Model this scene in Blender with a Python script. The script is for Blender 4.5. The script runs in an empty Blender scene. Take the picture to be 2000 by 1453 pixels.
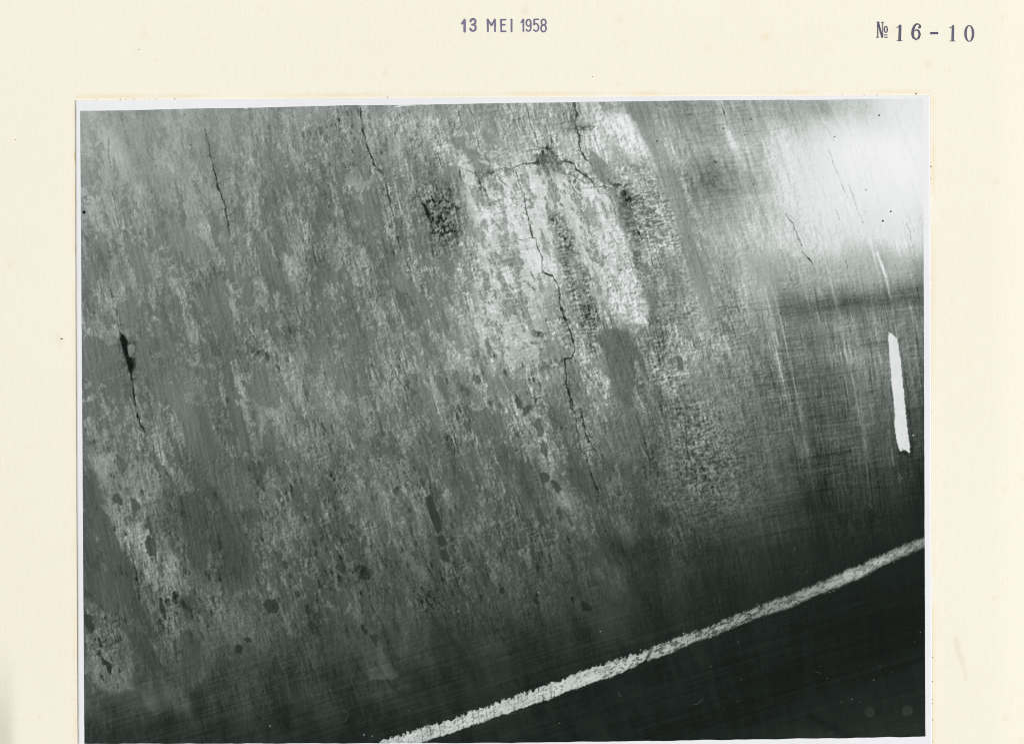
import bpy, math, random
import numpy as np

# ------------------------------------------------------------------ camera, world, lamps, exposure
S = 0.290 / 2000.0                       # metres of paper per photograph pixel (the page is about A4)
CX, CY = 1000.0, 726.5
scene = bpy.context.scene
col = scene.collection

cam_data = bpy.data.cameras.new("camera")
cam_data.sensor_width = 36.0
cam_data.lens = 36.0 * 1.0 / 0.290
cam_data.clip_start = 0.01
cam_data.clip_end = 50.0
cam = bpy.data.objects.new("camera", cam_data)
cam.location = (0, 0, 1.0)
col.objects.link(cam)
scene.camera = cam

world = bpy.data.worlds.new("World")
scene.world = world
world.use_nodes = True
bgn = world.node_tree.nodes["Background"]
bgn.inputs[0].default_value = (1.0, 0.99, 0.975, 1)
bgn.inputs[1].default_value = 0.16

def area(name, loc, size_x, size_y, power):
    l = bpy.data.lights.new(name, 'AREA')
    l.shape = 'RECTANGLE'
    l.size, l.size_y = size_x, size_y
    l.energy = power
    l.color = (1.0, 0.995, 0.985)
    o = bpy.data.objects.new(name, l)
    o.location = loc
    d = -np.array(loc, float)
    d /= np.linalg.norm(d)
    import mathutils
    o.rotation_euler = mathutils.Vector(d).to_track_quat('-Z', 'Y').to_euler()
    col.objects.link(o)
    return o

# two area lamps added far to the sides in place of the scanner light: the right-hand one is the stronger, so the print throws a hairline shadow to its left
area("key_lamp", (5.1, 0.5, 4.35), 0.6, 2.0, 484.0)
area("fill_lamp", (-4.8, 1.4, 5.1), 1.2, 2.0, 236.0)
scene.view_settings.view_transform = 'Standard'
scene.view_settings.look = 'None'
scene.view_settings.exposure = 0.0
scene.view_settings.gamma = 1.0
scene.render.engine = 'CYCLES'
scene.cycles.use_denoising = False
scene.cycles.filter_width = 1.0
GAIN = 1.15                              # radiance of a surface of albedo 1 under these lamps

# ------------------------------------------------------------------ helpers
def lin(c):
    c = np.asarray(c, float) / 255.0
    return np.where(c <= 0.04045, c / 12.92, ((c + 0.055) / 1.055) ** 2.4)

def albedo(r, g, b):
    a = np.clip(lin((r, g, b)) / GAIN, 0, 0.92)
    return (float(a[0]), float(a[1]), float(a[2]), 1.0)

def W(x, y):
    return (np.asarray(x) - CX) * S, (CY - np.asarray(y)) * S

_lat = {}
def vn(u, v, seed):
    """smooth value noise 0..1 on a wrapped lattice"""
    if seed not in _lat:
        _lat[seed] = np.random.RandomState(seed).rand(256, 256).astype(np.float32)
    L = _lat[seed]
    fu, fv = np.floor(u), np.floor(v)
    du, dv = (u - fu).astype(np.float32), (v - fv).astype(np.float32)
    iu, iv = fu.astype(np.int32) & 255, fv.astype(np.int32) & 255
    du = du * du * (3 - 2 * du)
    dv = dv * dv * (3 - 2 * dv)
    iu1, iv1 = (iu + 1) & 255, (iv + 1) & 255
    a = L[iv, iu] * (1 - du) + L[iv, iu1] * du
    b = L[iv1, iu] * (1 - du) + L[iv1, iu1] * du
    return a * (1 - dv) + b * dv

def fbm(u, v, seed, n=3, gain=0.5):
    t, a, s = 0.0, 1.0, 0.0
    for k in range(n):
        c_, s_ = math.cos(0.55 + 0.9 * k), math.sin(0.55 + 0.9 * k)     # every octave on its own turned lattice
        f_ = 1.93 ** k
        t = t + a * vn((u * c_ - v * s_) * f_ + 17.3 * k, (u * s_ + v * c_) * f_ + 9.1 * k, seed + k)
        s += a
        a *= gain
    return t / s

def sstep(a, b, x):
    t = np.clip((x - a) / (b - a), 0, 1)
    return t * t * (3 - 2 * t)

def mesh_from(name, verts, faces, attrs=None):
    me = bpy.data.meshes.new(name)
    verts = np.ascontiguousarray(verts, dtype=np.float32)
    faces = np.ascontiguousarray(faces, dtype=np.int32)
    nf, k = faces.shape
    me.vertices.add(len(verts))
    me.vertices.foreach_set("co", verts.ravel())
    me.loops.add(nf * k)
    me.loops.foreach_set("vertex_index", faces.ravel())
    me.polygons.add(nf)
    me.polygons.foreach_set("loop_start", np.arange(0, nf * k, k, dtype=np.int32))
    for an, av in (attrs or {}).items():
        at = me.attributes.new(an, 'FLOAT', 'POINT')
        at.data.foreach_set("value", np.ascontiguousarray(av, dtype=np.float32))
    me.update(calc_edges=True)
    return me

def link(name, me, mat, parent=None):
    o = bpy.data.objects.new(name, me)
    if mat is not None and not me.materials:
        me.materials.append(mat)
    col.objects.link(o)
    if parent is not None:
        o.parent = parent
    return o

def empty(name, parent=None):
    o = bpy.data.objects.new(name, None)
    col.objects.link(o)
    o.empty_display_size = 0.01
    if parent is not None:
        o.parent = parent
    return o

def tag(o, label=None, cat=None, kind=None, group=None):
    if label: o["label"] = label
    if cat: o["category"] = cat
    if kind: o["kind"] = kind
    if group: o["group"] = group

# ------------------------------------------------------------------ materials
def new_mat(name, rough=0.7, spec=0.15):
    m = bpy.data.materials.new(name)
    m.use_nodes = True
    nt = m.node_tree
    b = nt.nodes["Principled BSDF"]
    b.inputs["Roughness"].default_value = rough
    b.inputs["Specular IOR Level"].default_value = spec
    return m, nt, b

def node(nt, typ, **kw):
    n = nt.nodes.new(typ)
    for k, v in kw.items():
        setattr(n, k, v)
    return n

def math_node(nt, op, a, b=None, c=None, clamp=False):
    n = node(nt, "ShaderNodeMath", operation=op, use_clamp=clamp)
    for i, v in enumerate((a, b, c)):
        if v is None: continue
        if isinstance(v, (int, float)): n.inputs[i].default_value = v
        else: nt.links.new(v, n.inputs[i])
    return n.outputs[0]

def noise_node(nt, scale, detail=2.0, rough=0.5, stretch=(1, 1, 1), rot=0.0):
    tc = node(nt, "ShaderNodeTexCoord")
    mp = node(nt, "ShaderNodeMapping")
    mp.inputs["Scale"].default_value = stretch
    mp.inputs["Rotation"].default_value = (0, 0, rot)
    nt.links.new(tc.outputs["Object"], mp.inputs["Vector"])
    nz = node(nt, "ShaderNodeTexNoise")
    nz.inputs["Scale"].default_value = scale
    nz.inputs["Detail"].default_value = detail
    nz.inputs["Roughness"].default_value = rough
    nt.links.new(mp.outputs[0], nz.inputs["Vector"])
    return nz.outputs["Fac"]

def ramp(nt, fac, stops):
    r = node(nt, "ShaderNodeValToRGB")
    e = r.color_ramp.elements
    while len(e) < len(stops):
        e.new(0.5)
    for el, (p, c) in zip(e, stops):
        el.position = p
        el.color = c
    nt.links.new(fac, r.inputs[0])
    return r.outputs[0]

def attr(nt, name):
    a = node(nt, "ShaderNodeAttribute", attribute_name=name)
    return a.outputs["Fac"]

# silver print: display tone -> slightly green black-and-white emulsion
def tint(t):
    w = min(max((t - 190) / 50.0, 0), 1)
    k = min(max(t / 34.0, 0.45), 1)
    r, g, b = t - 4.5 * k, t + 2.8 * k, t - 1.2 * k
    return (r * (1 - w) + (t - 0.5) * w, g * (1 - w) + t * w, b * (1 - w) + (t + 2) * w)

m_pic, nt, b = new_mat("silver_print", rough=0.5, spec=0.03)
grain = math_node(nt, 'SUBTRACT', noise_node(nt, 3600, 1.0, 0.6), 0.5)
grain2 = math_node(nt, 'SUBTRACT', noise_node(nt, 1500, 2.0, 0.6), 0.5)
tone_in = attr(nt, "tone")
rough_in = attr(nt, "grain")
g = math_node(nt, 'ADD', math_node(nt, 'MULTIPLY', grain, 0.6), math_node(nt, 'MULTIPLY', grain2, 0.4))
t = math_node(nt, 'ADD', tone_in, math_node(nt, 'MULTIPLY', g, rough_in), clamp=True)
nt.links.new(ramp(nt, t, [(v / 255.0, albedo(*np.clip(tint(v), 0, 255))) for v in
                          (0, 14, 26, 38, 50, 62, 76, 92, 108, 126, 146, 168, 190, 212, 232, 255)]), b.inputs["Base Color"])

m_paper, nt, b = new_mat("white_photo_paper", rough=0.5, spec=0.12)
n1 = noise_node(nt, 900, 3, 0.6)
n2 = noise_node(nt, 22, 3, 0.5)
fac = math_node(nt, 'ADD', math_node(nt, 'MULTIPLY', n1, 0.4), math_node(nt, 'MULTIPLY', n2, 0.6))
nt.links.new(ramp(nt, fac, [(0.3, albedo(229, 230, 233)), (0.7, albedo(238, 239, 242))]), b.inputs["Base Color"])

# cream album card: laid vertical ribs, cloudy toning, foxing specks, smears
m_page, nt, b = new_mat("cream_album_card", rough=0.85, spec=0.08)
cloud = noise_node(nt, 9, 3, 0.5)
ribs = noise_node(nt, 1, 2, 0.6, stretch=(1500, 170, 1))
fibre = noise_node(nt, 1300, 3, 0.65)
f = math_node(nt, 'ADD', math_node(nt, 'MULTIPLY', cloud, 0.30),
              math_node(nt, 'ADD', math_node(nt, 'MULTIPLY', ribs, 0.28), math_node(nt, 'MULTIPLY', fibre, 0.42)))
base = ramp(nt, f, [(0.30, albedo(238, 232, 214)), (0.50, albedo(244, 239, 222)), (0.70, albedo(249, 244, 229))])
def speck(scale, thr, seedoff):
    tc = node(nt, "ShaderNodeTexCoord")
    mp = node(nt, "ShaderNodeMapping")
    mp.inputs["Location"].default_value = (seedoff, seedoff * 0.7, 0)
    nt.links.new(tc.outputs["Object"], mp.inputs[0])
    v = node(nt, "ShaderNodeTexVoronoi", feature='F1')
    v.inputs["Scale"].default_value = scale
    nt.links.new(mp.outputs[0], v.inputs["Vector"])
    d = math_node(nt, 'LESS_THAN', v.outputs["Distance"], thr)
    sep = node(nt, "ShaderNodeSeparateColor")
    nt.links.new(v.outputs["Color"], sep.inputs[0])
    pick = math_node(nt, 'GREATER_THAN', sep.outputs[0], 0.72)
    return math_node(nt, 'MULTIPLY', d, math_node(nt, 'MULTIPLY', pick, sep.outputs[1]))
def mix(fac, c1, c2):
    m = node(nt, "ShaderNodeMix", data_type='RGBA')
    nt.links.new(fac, m.inputs[0])
    nt.links.new(c1, m.inputs[6])
    if isinstance(c2, tuple): m.inputs[7].default_value = c2
    else: nt.links.new(c2, m.inputs[7])
    return m.outputs[2]
c = mix(math_node(nt, 'MULTIPLY', speck(95, 0.022, 3.1), 0.7), base, albedo(205, 178, 120))
c = mix(math_node(nt, 'MULTIPLY', speck(150, 0.030, 8.7), 0.55), c, albedo(170, 160, 130))
c = mix(attr(nt, "stain"), c, albedo(198, 196, 150))
c = mix(attr(nt, "foxing"), c, albedo(226, 196, 128))
nt.links.new(c, b.inputs["Base Color"])
bump = node(nt, "ShaderNodeBump")
bump.inputs["Strength"].default_value = 0.06
bump.inputs["Distance"].default_value = 0.0002
nt.links.new(math_node(nt, 'ADD', ribs, math_node(nt, 'MULTIPLY', fibre, 0.6)), bump.inputs["Height"])
nt.links.new(bump.outputs[0], b.inputs["Normal"])

def ink_mat(name, dark, light):
    m, nt, b = new_mat(name, rough=0.8, spec=0.05)
    d = attr(nt, "ink")
    mott = noise_node(nt, 2300, 3, 0.7)
    f = math_node(nt, 'MULTIPLY', d, math_node(nt, 'ADD', 0.55, math_node(nt, 'MULTIPLY', mott, 0.75)), clamp=True)
    nt.links.new(ramp(nt, f, [(0.0, albedo(243, 238, 222)), (0.55, light), (0.95, dark)]), b.inputs["Base Color"])
    return m
m_ink = ink_mat("violet_stamp_ink", albedo(92, 86, 118), albedo(140, 134, 160))
m_ink2 = ink_mat("blue_black_stamp_ink", albedo(66, 62, 84), albedo(112, 108, 128))

m_glue, nt, b = new_mat("dried_glue", rough=0.35, spec=0.4)
nt.links.new(ramp(nt, noise_node(nt, 700, 3, 0.6), [(0.3, albedo(168, 160, 112)), (0.7, albedo(205, 198, 150))]), b.inputs["Base Color"])
m_speck, nt, b = new_mat("brown_glue_speck", rough=0.5, spec=0.3)
nt.links.new(ramp(nt, noise_node(nt, 1500, 2, 0.6), [(0.3, albedo(120, 96, 52)), (0.7, albedo(168, 140, 84))]), b.inputs["Base Color"])
m_table, nt, b = new_mat("grey_table", rough=0.6, spec=0.3)
nt.links.new(ramp(nt, noise_node(nt, 60, 4, 0.6), [(0.3, (0.20, 0.195, 0.185, 1)), (0.7, (0.27, 0.265, 0.25, 1))]), b.inputs["Base Color"])

# ------------------------------------------------------------------ table and album page
tv = [(-3, -3), (3, -3), (3, 3), (-3, 3)]
tm = mesh_from("table_top", [(x, y, -0.004) for x, y in tv] + [(x, y, -0.04) for x, y in tv],
               [(0, 1, 2, 3), (7, 6, 5, 4), (0, 4, 5, 1), (1, 5, 6, 2), (2, 6, 7, 3), (3, 7, 4, 0)])
table = link("table_top", tm, m_table)
tag(table, kind="structure")

PX0, PX1, PY0, PY1 = -24.0, 2045.0, -30.0, 1640.0
nx, ny = 500, 400
gx, gy = np.meshgrid(np.linspace(PX0, PX1, nx), np.linspace(PY0, PY1, ny))
gz = np.zeros_like(gx)
# the card bows down towards its free edges, most at the lower left corner and the right edge
gz -= 17 * sstep(34, -24, gx - 0) * sstep(1230, 1460, gy)
gz -= 5.0 * sstep(1940, 2045, gx)
gz -= 3.0 * sstep(60, -30, gy)
gz += 0.5 * (fbm(gx / 260, gy / 260, 900, 2) - 0.5) * sstep(0, 60, np.minimum(np.abs(gx - 148), 60)) * 0
stain = np.zeros_like(gx)
def page_smear(pts, w, s):
    global stain
    for (x0, y0), (x1, y1) in zip(pts[:-1], pts[1:]):
        dx, dy = x1 - x0, y1 - y0
        tt = np.clip(((gx - x0) * dx + (gy - y0) * dy) / (dx * dx + dy * dy), 0, 1)
        d = np.hypot(gx - x0 - tt * dx, gy - y0 - tt * dy)
        stain = np.maximum(stain, s * np.exp(-(d / w) ** 2))
page_smear([(1866, 1245), (1873, 1275), (1881, 1295)], 5, 0.28)
page_smear([(1873, 1275), (1881, 1300), (1886, 1325)], 3, 0.25)
page_smear([(112, 655), (118, 668)], 6, 0.16)
page_smear([(300, 116), (306, 119)], 2.5, 0.15)
fox = np.zeros_like(gx)
rf = random.Random(11)
for _ in range(150):
    x, y = rf.uniform(0, 2000), rf.uniform(0, 1453)
    r = rf.uniform(3, 9)
    fox = np.maximum(fox, rf.uniform(0.04, 0.22) * np.exp(-((gx - x) ** 2 + (gy - y) ** 2) / r ** 2))
# warm glue bleed round the print's edge
for e, a in ((np.abs(gx - 146.5), sstep(470, 640, gy) * 0 + 0.22 * fbm(gx * 0, gy / 40, 77, 2)),):
    fox = np.maximum(fox, a * np.exp(-(e / 5) ** 2) * (gy > 200))
fox = np.maximum(fox, 0.30 * np.exp(-((gy - 190 + (gx - 148) * 0.006) / 4.5) ** 2) * (gx > 146) * (gx < 1820) * vn(gx / 60, gy * 0, 78))
fox = np.maximum(fox, 0.30 * np.exp(-((gx - 1822) / 4.5) ** 2) * (gy > 190) * vn(gy / 50, gx * 0, 79))
wx, wy = W(gx, gy)
v = np.stack([wx, wy, gz * S], -1).reshape(-1, 3)
top = np.arange(nx * ny).reshape(ny, nx)
f = np.stack([top[1:, :-1], top[1:, 1:], top[:-1, 1:], top[:-1, :-1]], -1).reshape(-1, 4)
# thickness: a skirt and underside
border = np.concatenate([top[0, :], top[1:, -1], top[-1, -2::-1], top[-2:0:-1, 0]])
nb = len(border)
low = v[border].copy()
low[:, 2] -= 0.0009
v2 = np.concatenate([v, low])
li = np.arange(nb) + len(v)
skirt = np.stack([border, np.roll(border, -1), np.roll(li, -1), li], -1)
page_me = mesh_from("album_page", v2, np.concatenate([f, skirt]),
                    {"stain": np.concatenate([stain.ravel(), np.zeros(nb)]),
                     "foxing": np.concatenate([fox.ravel(), np.zeros(nb)])})
page = link("album_page", page_me, m_page)
tag(page, "cream album page stamped with a date and a number, under a mounted print", "album page")

# ------------------------------------------------------------------ rubber stamp lettering (ink films on the page)
def ell(cx, cy, rx, ry, w, n=28, wside=None):
    out = []
    for k in range(n + 1):
        a = 2 * math.pi * k / n
        ww = w if wside is None else w + (wside - w) * abs(math.cos(a)) ** 1.3
        out.append((cx + rx * math.cos(a), cy + ry * math.sin(a), ww))
    return out
def P(w, *pts):
    return [(x, y, w) for x, y in pts]

def glyph(name, strokes, ox, oy, k, mat, parent, seed, bold=1.0, fade=0.0):
    strokes = [[(ox + x * k, oy + y * k, w * k * 0.5 * bold) for x, y, w in st] for st in strokes]
    allp = [p for st in strokes for p in st]
    x0 = min(p[0] - p[2] for p in allp) - 1.5; x1 = max(p[0] + p[2] for p in allp) + 1.5
    y0 = min(p[1] - p[2] for p in allp) - 1.5; y1 = max(p[1] + p[2] for p in allp) + 1.5
    st_ = 0.34
    X, Y = np.meshgrid(np.arange(x0, x1, st_), np.arange(y0, y1, st_))
    jx = X + 0.5 * (fbm(X / 1.6, Y / 1.6, 300 + seed, 2) - 0.5)
    jy = Y + 0.5 * (fbm(X / 1.6, Y / 1.6, 340 + seed, 2) - 0.5)
    D = np.full(X.shape, 1e9)
    for st in strokes:
        for a, bb in zip(st[:-1], st[1:]):
            dx, dy = bb[0] - a[0], bb[1] - a[1]
            L2 = dx * dx + dy * dy + 1e-9
            tt = np.clip(((jx - a[0]) * dx + (jy - a[1]) * dy) / L2, 0, 1)
            D = np.minimum(D, np.hypot(jx - a[0] - tt * dx, jy - a[1] - tt * dy) - (a[2] + (bb[2] - a[2]) * tt))
    ink = sstep(0.55, -0.35, D)
    # rubber stamps leave a darker rim and a starved middle
    ink = ink * (0.80 + 0.28 * np.exp(-((D + 0.6) / 0.6) ** 2)) * (0.92 - fade * vn(X / 1.3, Y / 1.3, 380 + seed))
    keep = (ink > 0.06)
    fk = keep[:-1, :-1] | keep[1:, :-1] | keep[:-1, 1:] | keep[1:, 1:]
    idx = np.arange(X.size).reshape(X.shape)
    q = np.stack([idx[1:, :-1], idx[1:, 1:], idx[:-1, 1:], idx[:-1, :-1]], -1)[fk]
    u, inv = np.unique(q, return_inverse=True)
    wx, wy = W(X.ravel()[u], Y.ravel()[u])
    me = mesh_from(name, np.stack([wx, wy, np.full(len(u), 0.00003)], -1), inv.reshape(-1, 4), {"ink": ink.ravel()[u]})
    return link(name, me, mat, parent)

date_stamp = empty("date_stamp", page)
date_stamp["label"] = "violet date stamp reading 13 MEI 1958"
k, ox, oy = 0.105, 880, 20
D_ = [
    ("digit", [P(44, (262, 190), (262, 403)), P(40, (262, 190), (218, 255))]),
    ("digit", [P(38, (372, 215), (386, 182), (416, 168), (450, 182), (466, 212), (458, 248), (432, 272), (402, 276)),
               P(38, (432, 272), (464, 302), (468, 345), (452, 380), (420, 394), (388, 384), (368, 352))]),
    ("letter", [P(32, (695, 396), (692, 180), (762, 292), (825, 180), (828, 396))]),
    ("letter", [P(30, (1025, 183), (940, 183), (942, 400), (1025, 400)), P(30, (942, 277), (1008, 277))]),
    ("letter", [P(34, (1135, 182), (1135, 398))]),
    ("digit", [P(30, (1355, 182), (1355, 398)), P(28, (1355, 182), (1320, 232))]),
    ("digit", [ell(1452, 242, 42, 62, 27), P(27, (1494, 242), (1495, 345), (1476, 388), (1450, 398), (1422, 388), (1410, 366))]),
    ("digit", [P(27, (1635, 175), (1558, 178), (1552, 276)), P(27, (1552, 276), (1580, 256), (1612, 264), (1635, 302), (1634, 358), (1612, 392), (1582, 398), (1548, 372))]),
    ("digit", [ell(1732, 230, 42, 54, 27), ell(1730, 344, 48, 62, 28)]),
]
for i, (nm, st) in enumerate(D_):
    glyph(nm, st, ox, oy, k, m_ink, date_stamp, i, bold=0.95, fade=0.10)

number_stamp = empty("number_stamp", page)
number_stamp["label"] = "blue-black serif number stamp reading No 16 - 10"
k, ox, oy = 0.12, 1690, 20
N_ = [
    ("letter", [P(18, (203, 205), (203, 443)), P(32, (210, 208), (272, 440)), P(14, (284, 205), (282, 445)),
                P(14, (192, 200), (228, 200)), P(14, (264, 202), (298, 203)), P(14, (182, 446), (218, 446))]),
    ("letter", [ell(335, 318, 23, 52, 13, wside=22), P(15, (310, 409), (356, 409)), P(17, (310, 444), (358, 446))]),
    ("digit", [P(44, (568, 262), (558, 490)), P(14, (560, 270), (516, 290)), P(12, (518, 503), (598, 505))]),
    ("digit", [[(884, 282, 46), (886, 280, 46)], [(900, 262, 20), (872, 234, 18), (840, 228, 22), (804, 258, 36), (778, 320, 44), (768, 385, 46), (780, 445, 40), (826, 486, 18)],
               [(800, 345, 14), (835, 322, 18), (870, 345, 32), (886, 400, 38), (872, 452, 32), (826, 488, 18)]]),
    ("dash", [P(36, (1075, 380), (1170, 380)), P(12, (1062, 368), (1182, 368)), P(12, (1062, 392), (1182, 392))]),
    ("digit", [P(42, (1428, 268), (1422, 492)), P(14, (1420, 276), (1374, 295)), P(12, (1380, 508), (1462, 508))]),
    ("digit", [ell(1693, 385, 62, 128, 14, wside=42)]),
]
for i, (nm, st) in enumerate(N_):
    glyph(nm, st, ox, oy, k, m_ink2, number_stamp, 20 + i, bold=0.95, fade=0.28 if i > 4 else 0.12)

# ------------------------------------------------------------------ the mounted print: paper slab with chamfered edges
prt = empty("photographic_print")
tag(prt, "white-bordered black and white print of a scraped, cracked surface glued to the cream page", "photograph")

rp = random.Random(5)
def edge(p0, p1, n, amp):
    out = []
    for k_ in range(n):
        t_ = k_ / n
        out.append((p0[0] + (p1[0] - p0[0]) * t_ + rp.uniform(-amp, amp), p0[1] + (p1[1] - p0[1]) * t_ + rp.uniform(-amp, amp)))
    return out
ring = edge((148, 196.3), (800, 191.5), 60, 0.08) + edge((800, 191.5), (1816.5, 186.3), 80, 0.08) + \
       edge((1816.5, 186.3), (1820.5, 1478), 90, 0.06) + edge((1820.5, 1478), (153.5, 1488), 90, 0.08) + \
       edge((153.5, 1488), (150.0, 800), 50, 0.15) + edge((150.0, 800), (148, 196.3), 50, 0.15)
ring = np.array(ring)
cen = ring.mean(0)
nrm = np.zeros_like(ring)
dd = np.roll(ring, -1, 0) - np.roll(ring, 1, 0)
nrm[:, 0], nrm[:, 1] = dd[:, 1], -dd[:, 0]
nrm /= np.linalg.norm(nrm, axis=1)[:, None]
if ((ring - cen) * nrm).sum() < 0: nrm = -nrm
TH = 0.00042
def lvl(off, z):
    q = ring - nrm * off
    wx, wy = W(q[:, 0], q[:, 1])
    return np.stack([wx, wy, np.full(len(q), z)], -1)
n_ = len(ring)
V = np.concatenate([lvl(0.0, 0.00001), lvl(0.2, TH * 0.62), lvl(2.2, TH * 0.96), lvl(4.5, TH), np.array([[0, 0, TH]])])
V[-1, :2] = lvl(0, 0)[:, :2].mean(0)
me = bpy.data.meshes.new("paper")
fs = []
for L in range(3):
    for i in range(n_):
        j = (i + 1) % n_
        fs.append((L * n_ + i, (L + 1) * n_ + i, (L + 1) * n_ + j, L * n_ + j))
for i in range(n_):
    fs.append((3 * n_ + i, 4 * n_, 3 * n_ + (i + 1) % n_))
me.from_pydata(V.tolist(), [], fs)
me.update()
import bmesh
bm = bmesh.new(); bm.from_mesh(me); bmesh.ops.recalc_face_normals(bm, faces=bm.faces); bm.to_mesh(me); bm.free()
paper = link("paper", me, m_paper, prt)

# dried glue along the left edge and brown specks along the top edge and right edge
def blob_mesh(name, pts, z0, z1, mat, parent):
    n = len(pts)
    cx = sum(p[0] for p in pts) / n; cy = sum(p[1] for p in pts) / n
    vs = []
    for kz, sc in ((z0, 1.0), (z1, 0.7)):
        for x, y in pts:
            wx, wy = W(cx + (x - cx) * sc, cy + (y - cy) * sc)
            vs.append((float(wx), float(wy), kz))
    wx, wy = W(cx, cy)
    vs.append((float(wx), float(wy), z1))
    fs = [(i, (i + 1) % n, n + (i + 1) % n, n + i) for i in range(n)] + [(n + i, n + (i + 1) % n, 2 * n) for i in range(n)]
    me = bpy.data.meshes.new(name)
    me.from_pydata(vs, [], fs)
    bm = bmesh.new(); bm.from_mesh(me); bmesh.ops.recalc_face_normals(bm, faces=bm.faces); bm.to_mesh(me); bm.free()
    return link(name, me, mat, parent)
def strip(y0, y1, w, xoff=0.0):
    L, R = [], []
    n = max(6, int((y1 - y0) / 12))
    for i in range(n + 1):
        y = y0 + (y1 - y0) * i / n
        xe = 148 + (y - 196) * 0.0036
        e = math.sin(math.pi * i / n) ** 0.4
        L.append((xe - w * e * rp.uniform(0.55, 1.1) - xoff, y)); R.append((xe + 0.8, y))
    vs, fs = [], []
    for (a, b_) in zip(L, R):
        for p, z in ((a, 0.00004), (((a[0] + b_[0]) / 2, a[1]), 0.00010), (b_, 0.00010)):
            wx, wy = W(*p)
            vs.append((float(wx), float(wy), z))
    for i in range(n):
        for k_ in (0, 1):
            fs.append((3 * i + k_, 3 * i + 3 + k_, 3 * i + 4 + k_, 3 * i + 1 + k_))
    me = bpy.data.meshes.new("glue_line")
    me.from_pydata(vs, [], fs)
    bm = bmesh.new(); bm.from_mesh(me); bmesh.ops.recalc_face_normals(bm, faces=bm.faces)
    if bm.faces and sum(f_.normal.z for f_ in bm.faces) < 0:
        bmesh.ops.reverse_faces(bm, faces=bm.faces)
    bm.to_mesh(me); bm.free()
    return link("glue_line", me, m_glue, prt)
strip(202, 262, 1.3); strip(257, 330, 3.0); strip(332, 470, 1.8); strip(470, 500, 3.0); strip(505, 900, 1.6); strip(900, 1450, 1.2)
def glue_speck(x, y, r):
    n = 7
    pts = [(x + r * rp.uniform(0.6, 1.2) * math.cos(2 * math.pi * i / n), y + r * rp.uniform(0.6, 1.1) * math.sin(2 * math.pi * i / n)) for i in range(n)]
    return blob_mesh("glue_speck", pts, 0.00003, 0.00012, m_speck, prt)
for x, y, r in ((235, 195, 1.0), (246, 195, .9), (262, 194.6, 1.0), (290, 194.4, .8), (305, 194.2, 1.0), (341, 194, 1.2), (190, 195, .7),
                (757, 190.5, 1.3), (1789, 184, 2.0), (1645, 186, .8), (1688, 186, 1.0), (1713, 186, .9), (1818, 326, 1.8), (1818.5, 350, .9),
                (1821.5, 1283, 1.0), (1821, 1330, 1.3), (1821, 1366, 1.2), (1821, 1373, 1.0), (1821, 1405, 1.4), (1821, 1447, 1.0)):
    glue_speck(x, y, r)
for x, y, r in ((120.5, 662, 2.6), (1157, 150, 1.6), (31, 273, 1.4), (272, 97, 1.2), (1834, 176, 0.9), (1856, 251, 1.0)):
    n = 7
    pts = [(x + r * rp.uniform(0.5, 1.3) * math.cos(2 * math.pi * i / n), y + 0.7 * r * rp.uniform(0.6, 1.1) * math.sin(2 * math.pi * i / n)) for i in range(n)]
    blob_mesh("dirt_speck", pts, 0.00001, 0.0001, m_speck, page)

# ------------------------------------------------------------------ the picture on the print (flat emulsion, one tone per point)
NX, NY = 1120, 842
aa, bb = np.meshgrid(np.linspace(0, 1, NX), np.linspace(0, 1, NY))
def top_edge(x):
    y = np.interp(x, [157, 250, 350, 500, 600, 700, 780, 900, 1000, 1110, 1250, 1400, 1600, 1700, 1802],
                  [217.5, 216.0, 213.3, 211.3, 208.3, 206.4, 206.2, 203.8, 202.0, 200.6, 198.2, 196.7, 195.6, 194.2, 193.8])
    return y + 1.4 * (fbm(x / 34, x * 0 + .5, 500, 3) - 0.5)
def bot_edge(x):
    y = np.interp(x, [160, 600, 1000, 1300, 1560, 1700, 1807], [1451.5, 1450.8, 1449.5, 1445.5, 1441.5, 1439.5, 1437.5])
    return y + 2.4 * (fbm(x / 30, x * 0 + .5, 510, 3) - 0.5)
xl = 157.0 + 8.2 * bb + 0.5 * (fbm(bb * 60, bb * 0, 520, 2) - 0.5)
xr = 1802.5 + 4.6 * bb + 0.5 * (fbm(bb * 60, bb * 0, 530, 2) - 0.5)
x = xl + (xr - xl) * aa
yt, yb = top_edge(x), bot_edge(x)
y = yt + (yb - yt) * bb
x = x.astype(np.float32); y = y.astype(np.float32)

# streak coordinate u (constant along the scraper strokes) and cross coordinate w
sl = np.interp(x, [160, 450, 750, 1000, 1250, 1450, 1600, 1810], [0.20, 0.20, 0.25, 0.28, 0.30, 0.27, 0.19, 0.14])
u = (x - sl * (y - 700)).astype(np.float32)
u = u + 6 * (fbm(x / 180, y / 220, 41, 2) - 0.5)
cr = np.interp(y, [200, 500, 800, 1100, 1450], [0.10, 0.13, 0.16, 0.23, 0.33])
w = (y + cr * (x - 1000)).astype(np.float32)

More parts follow.
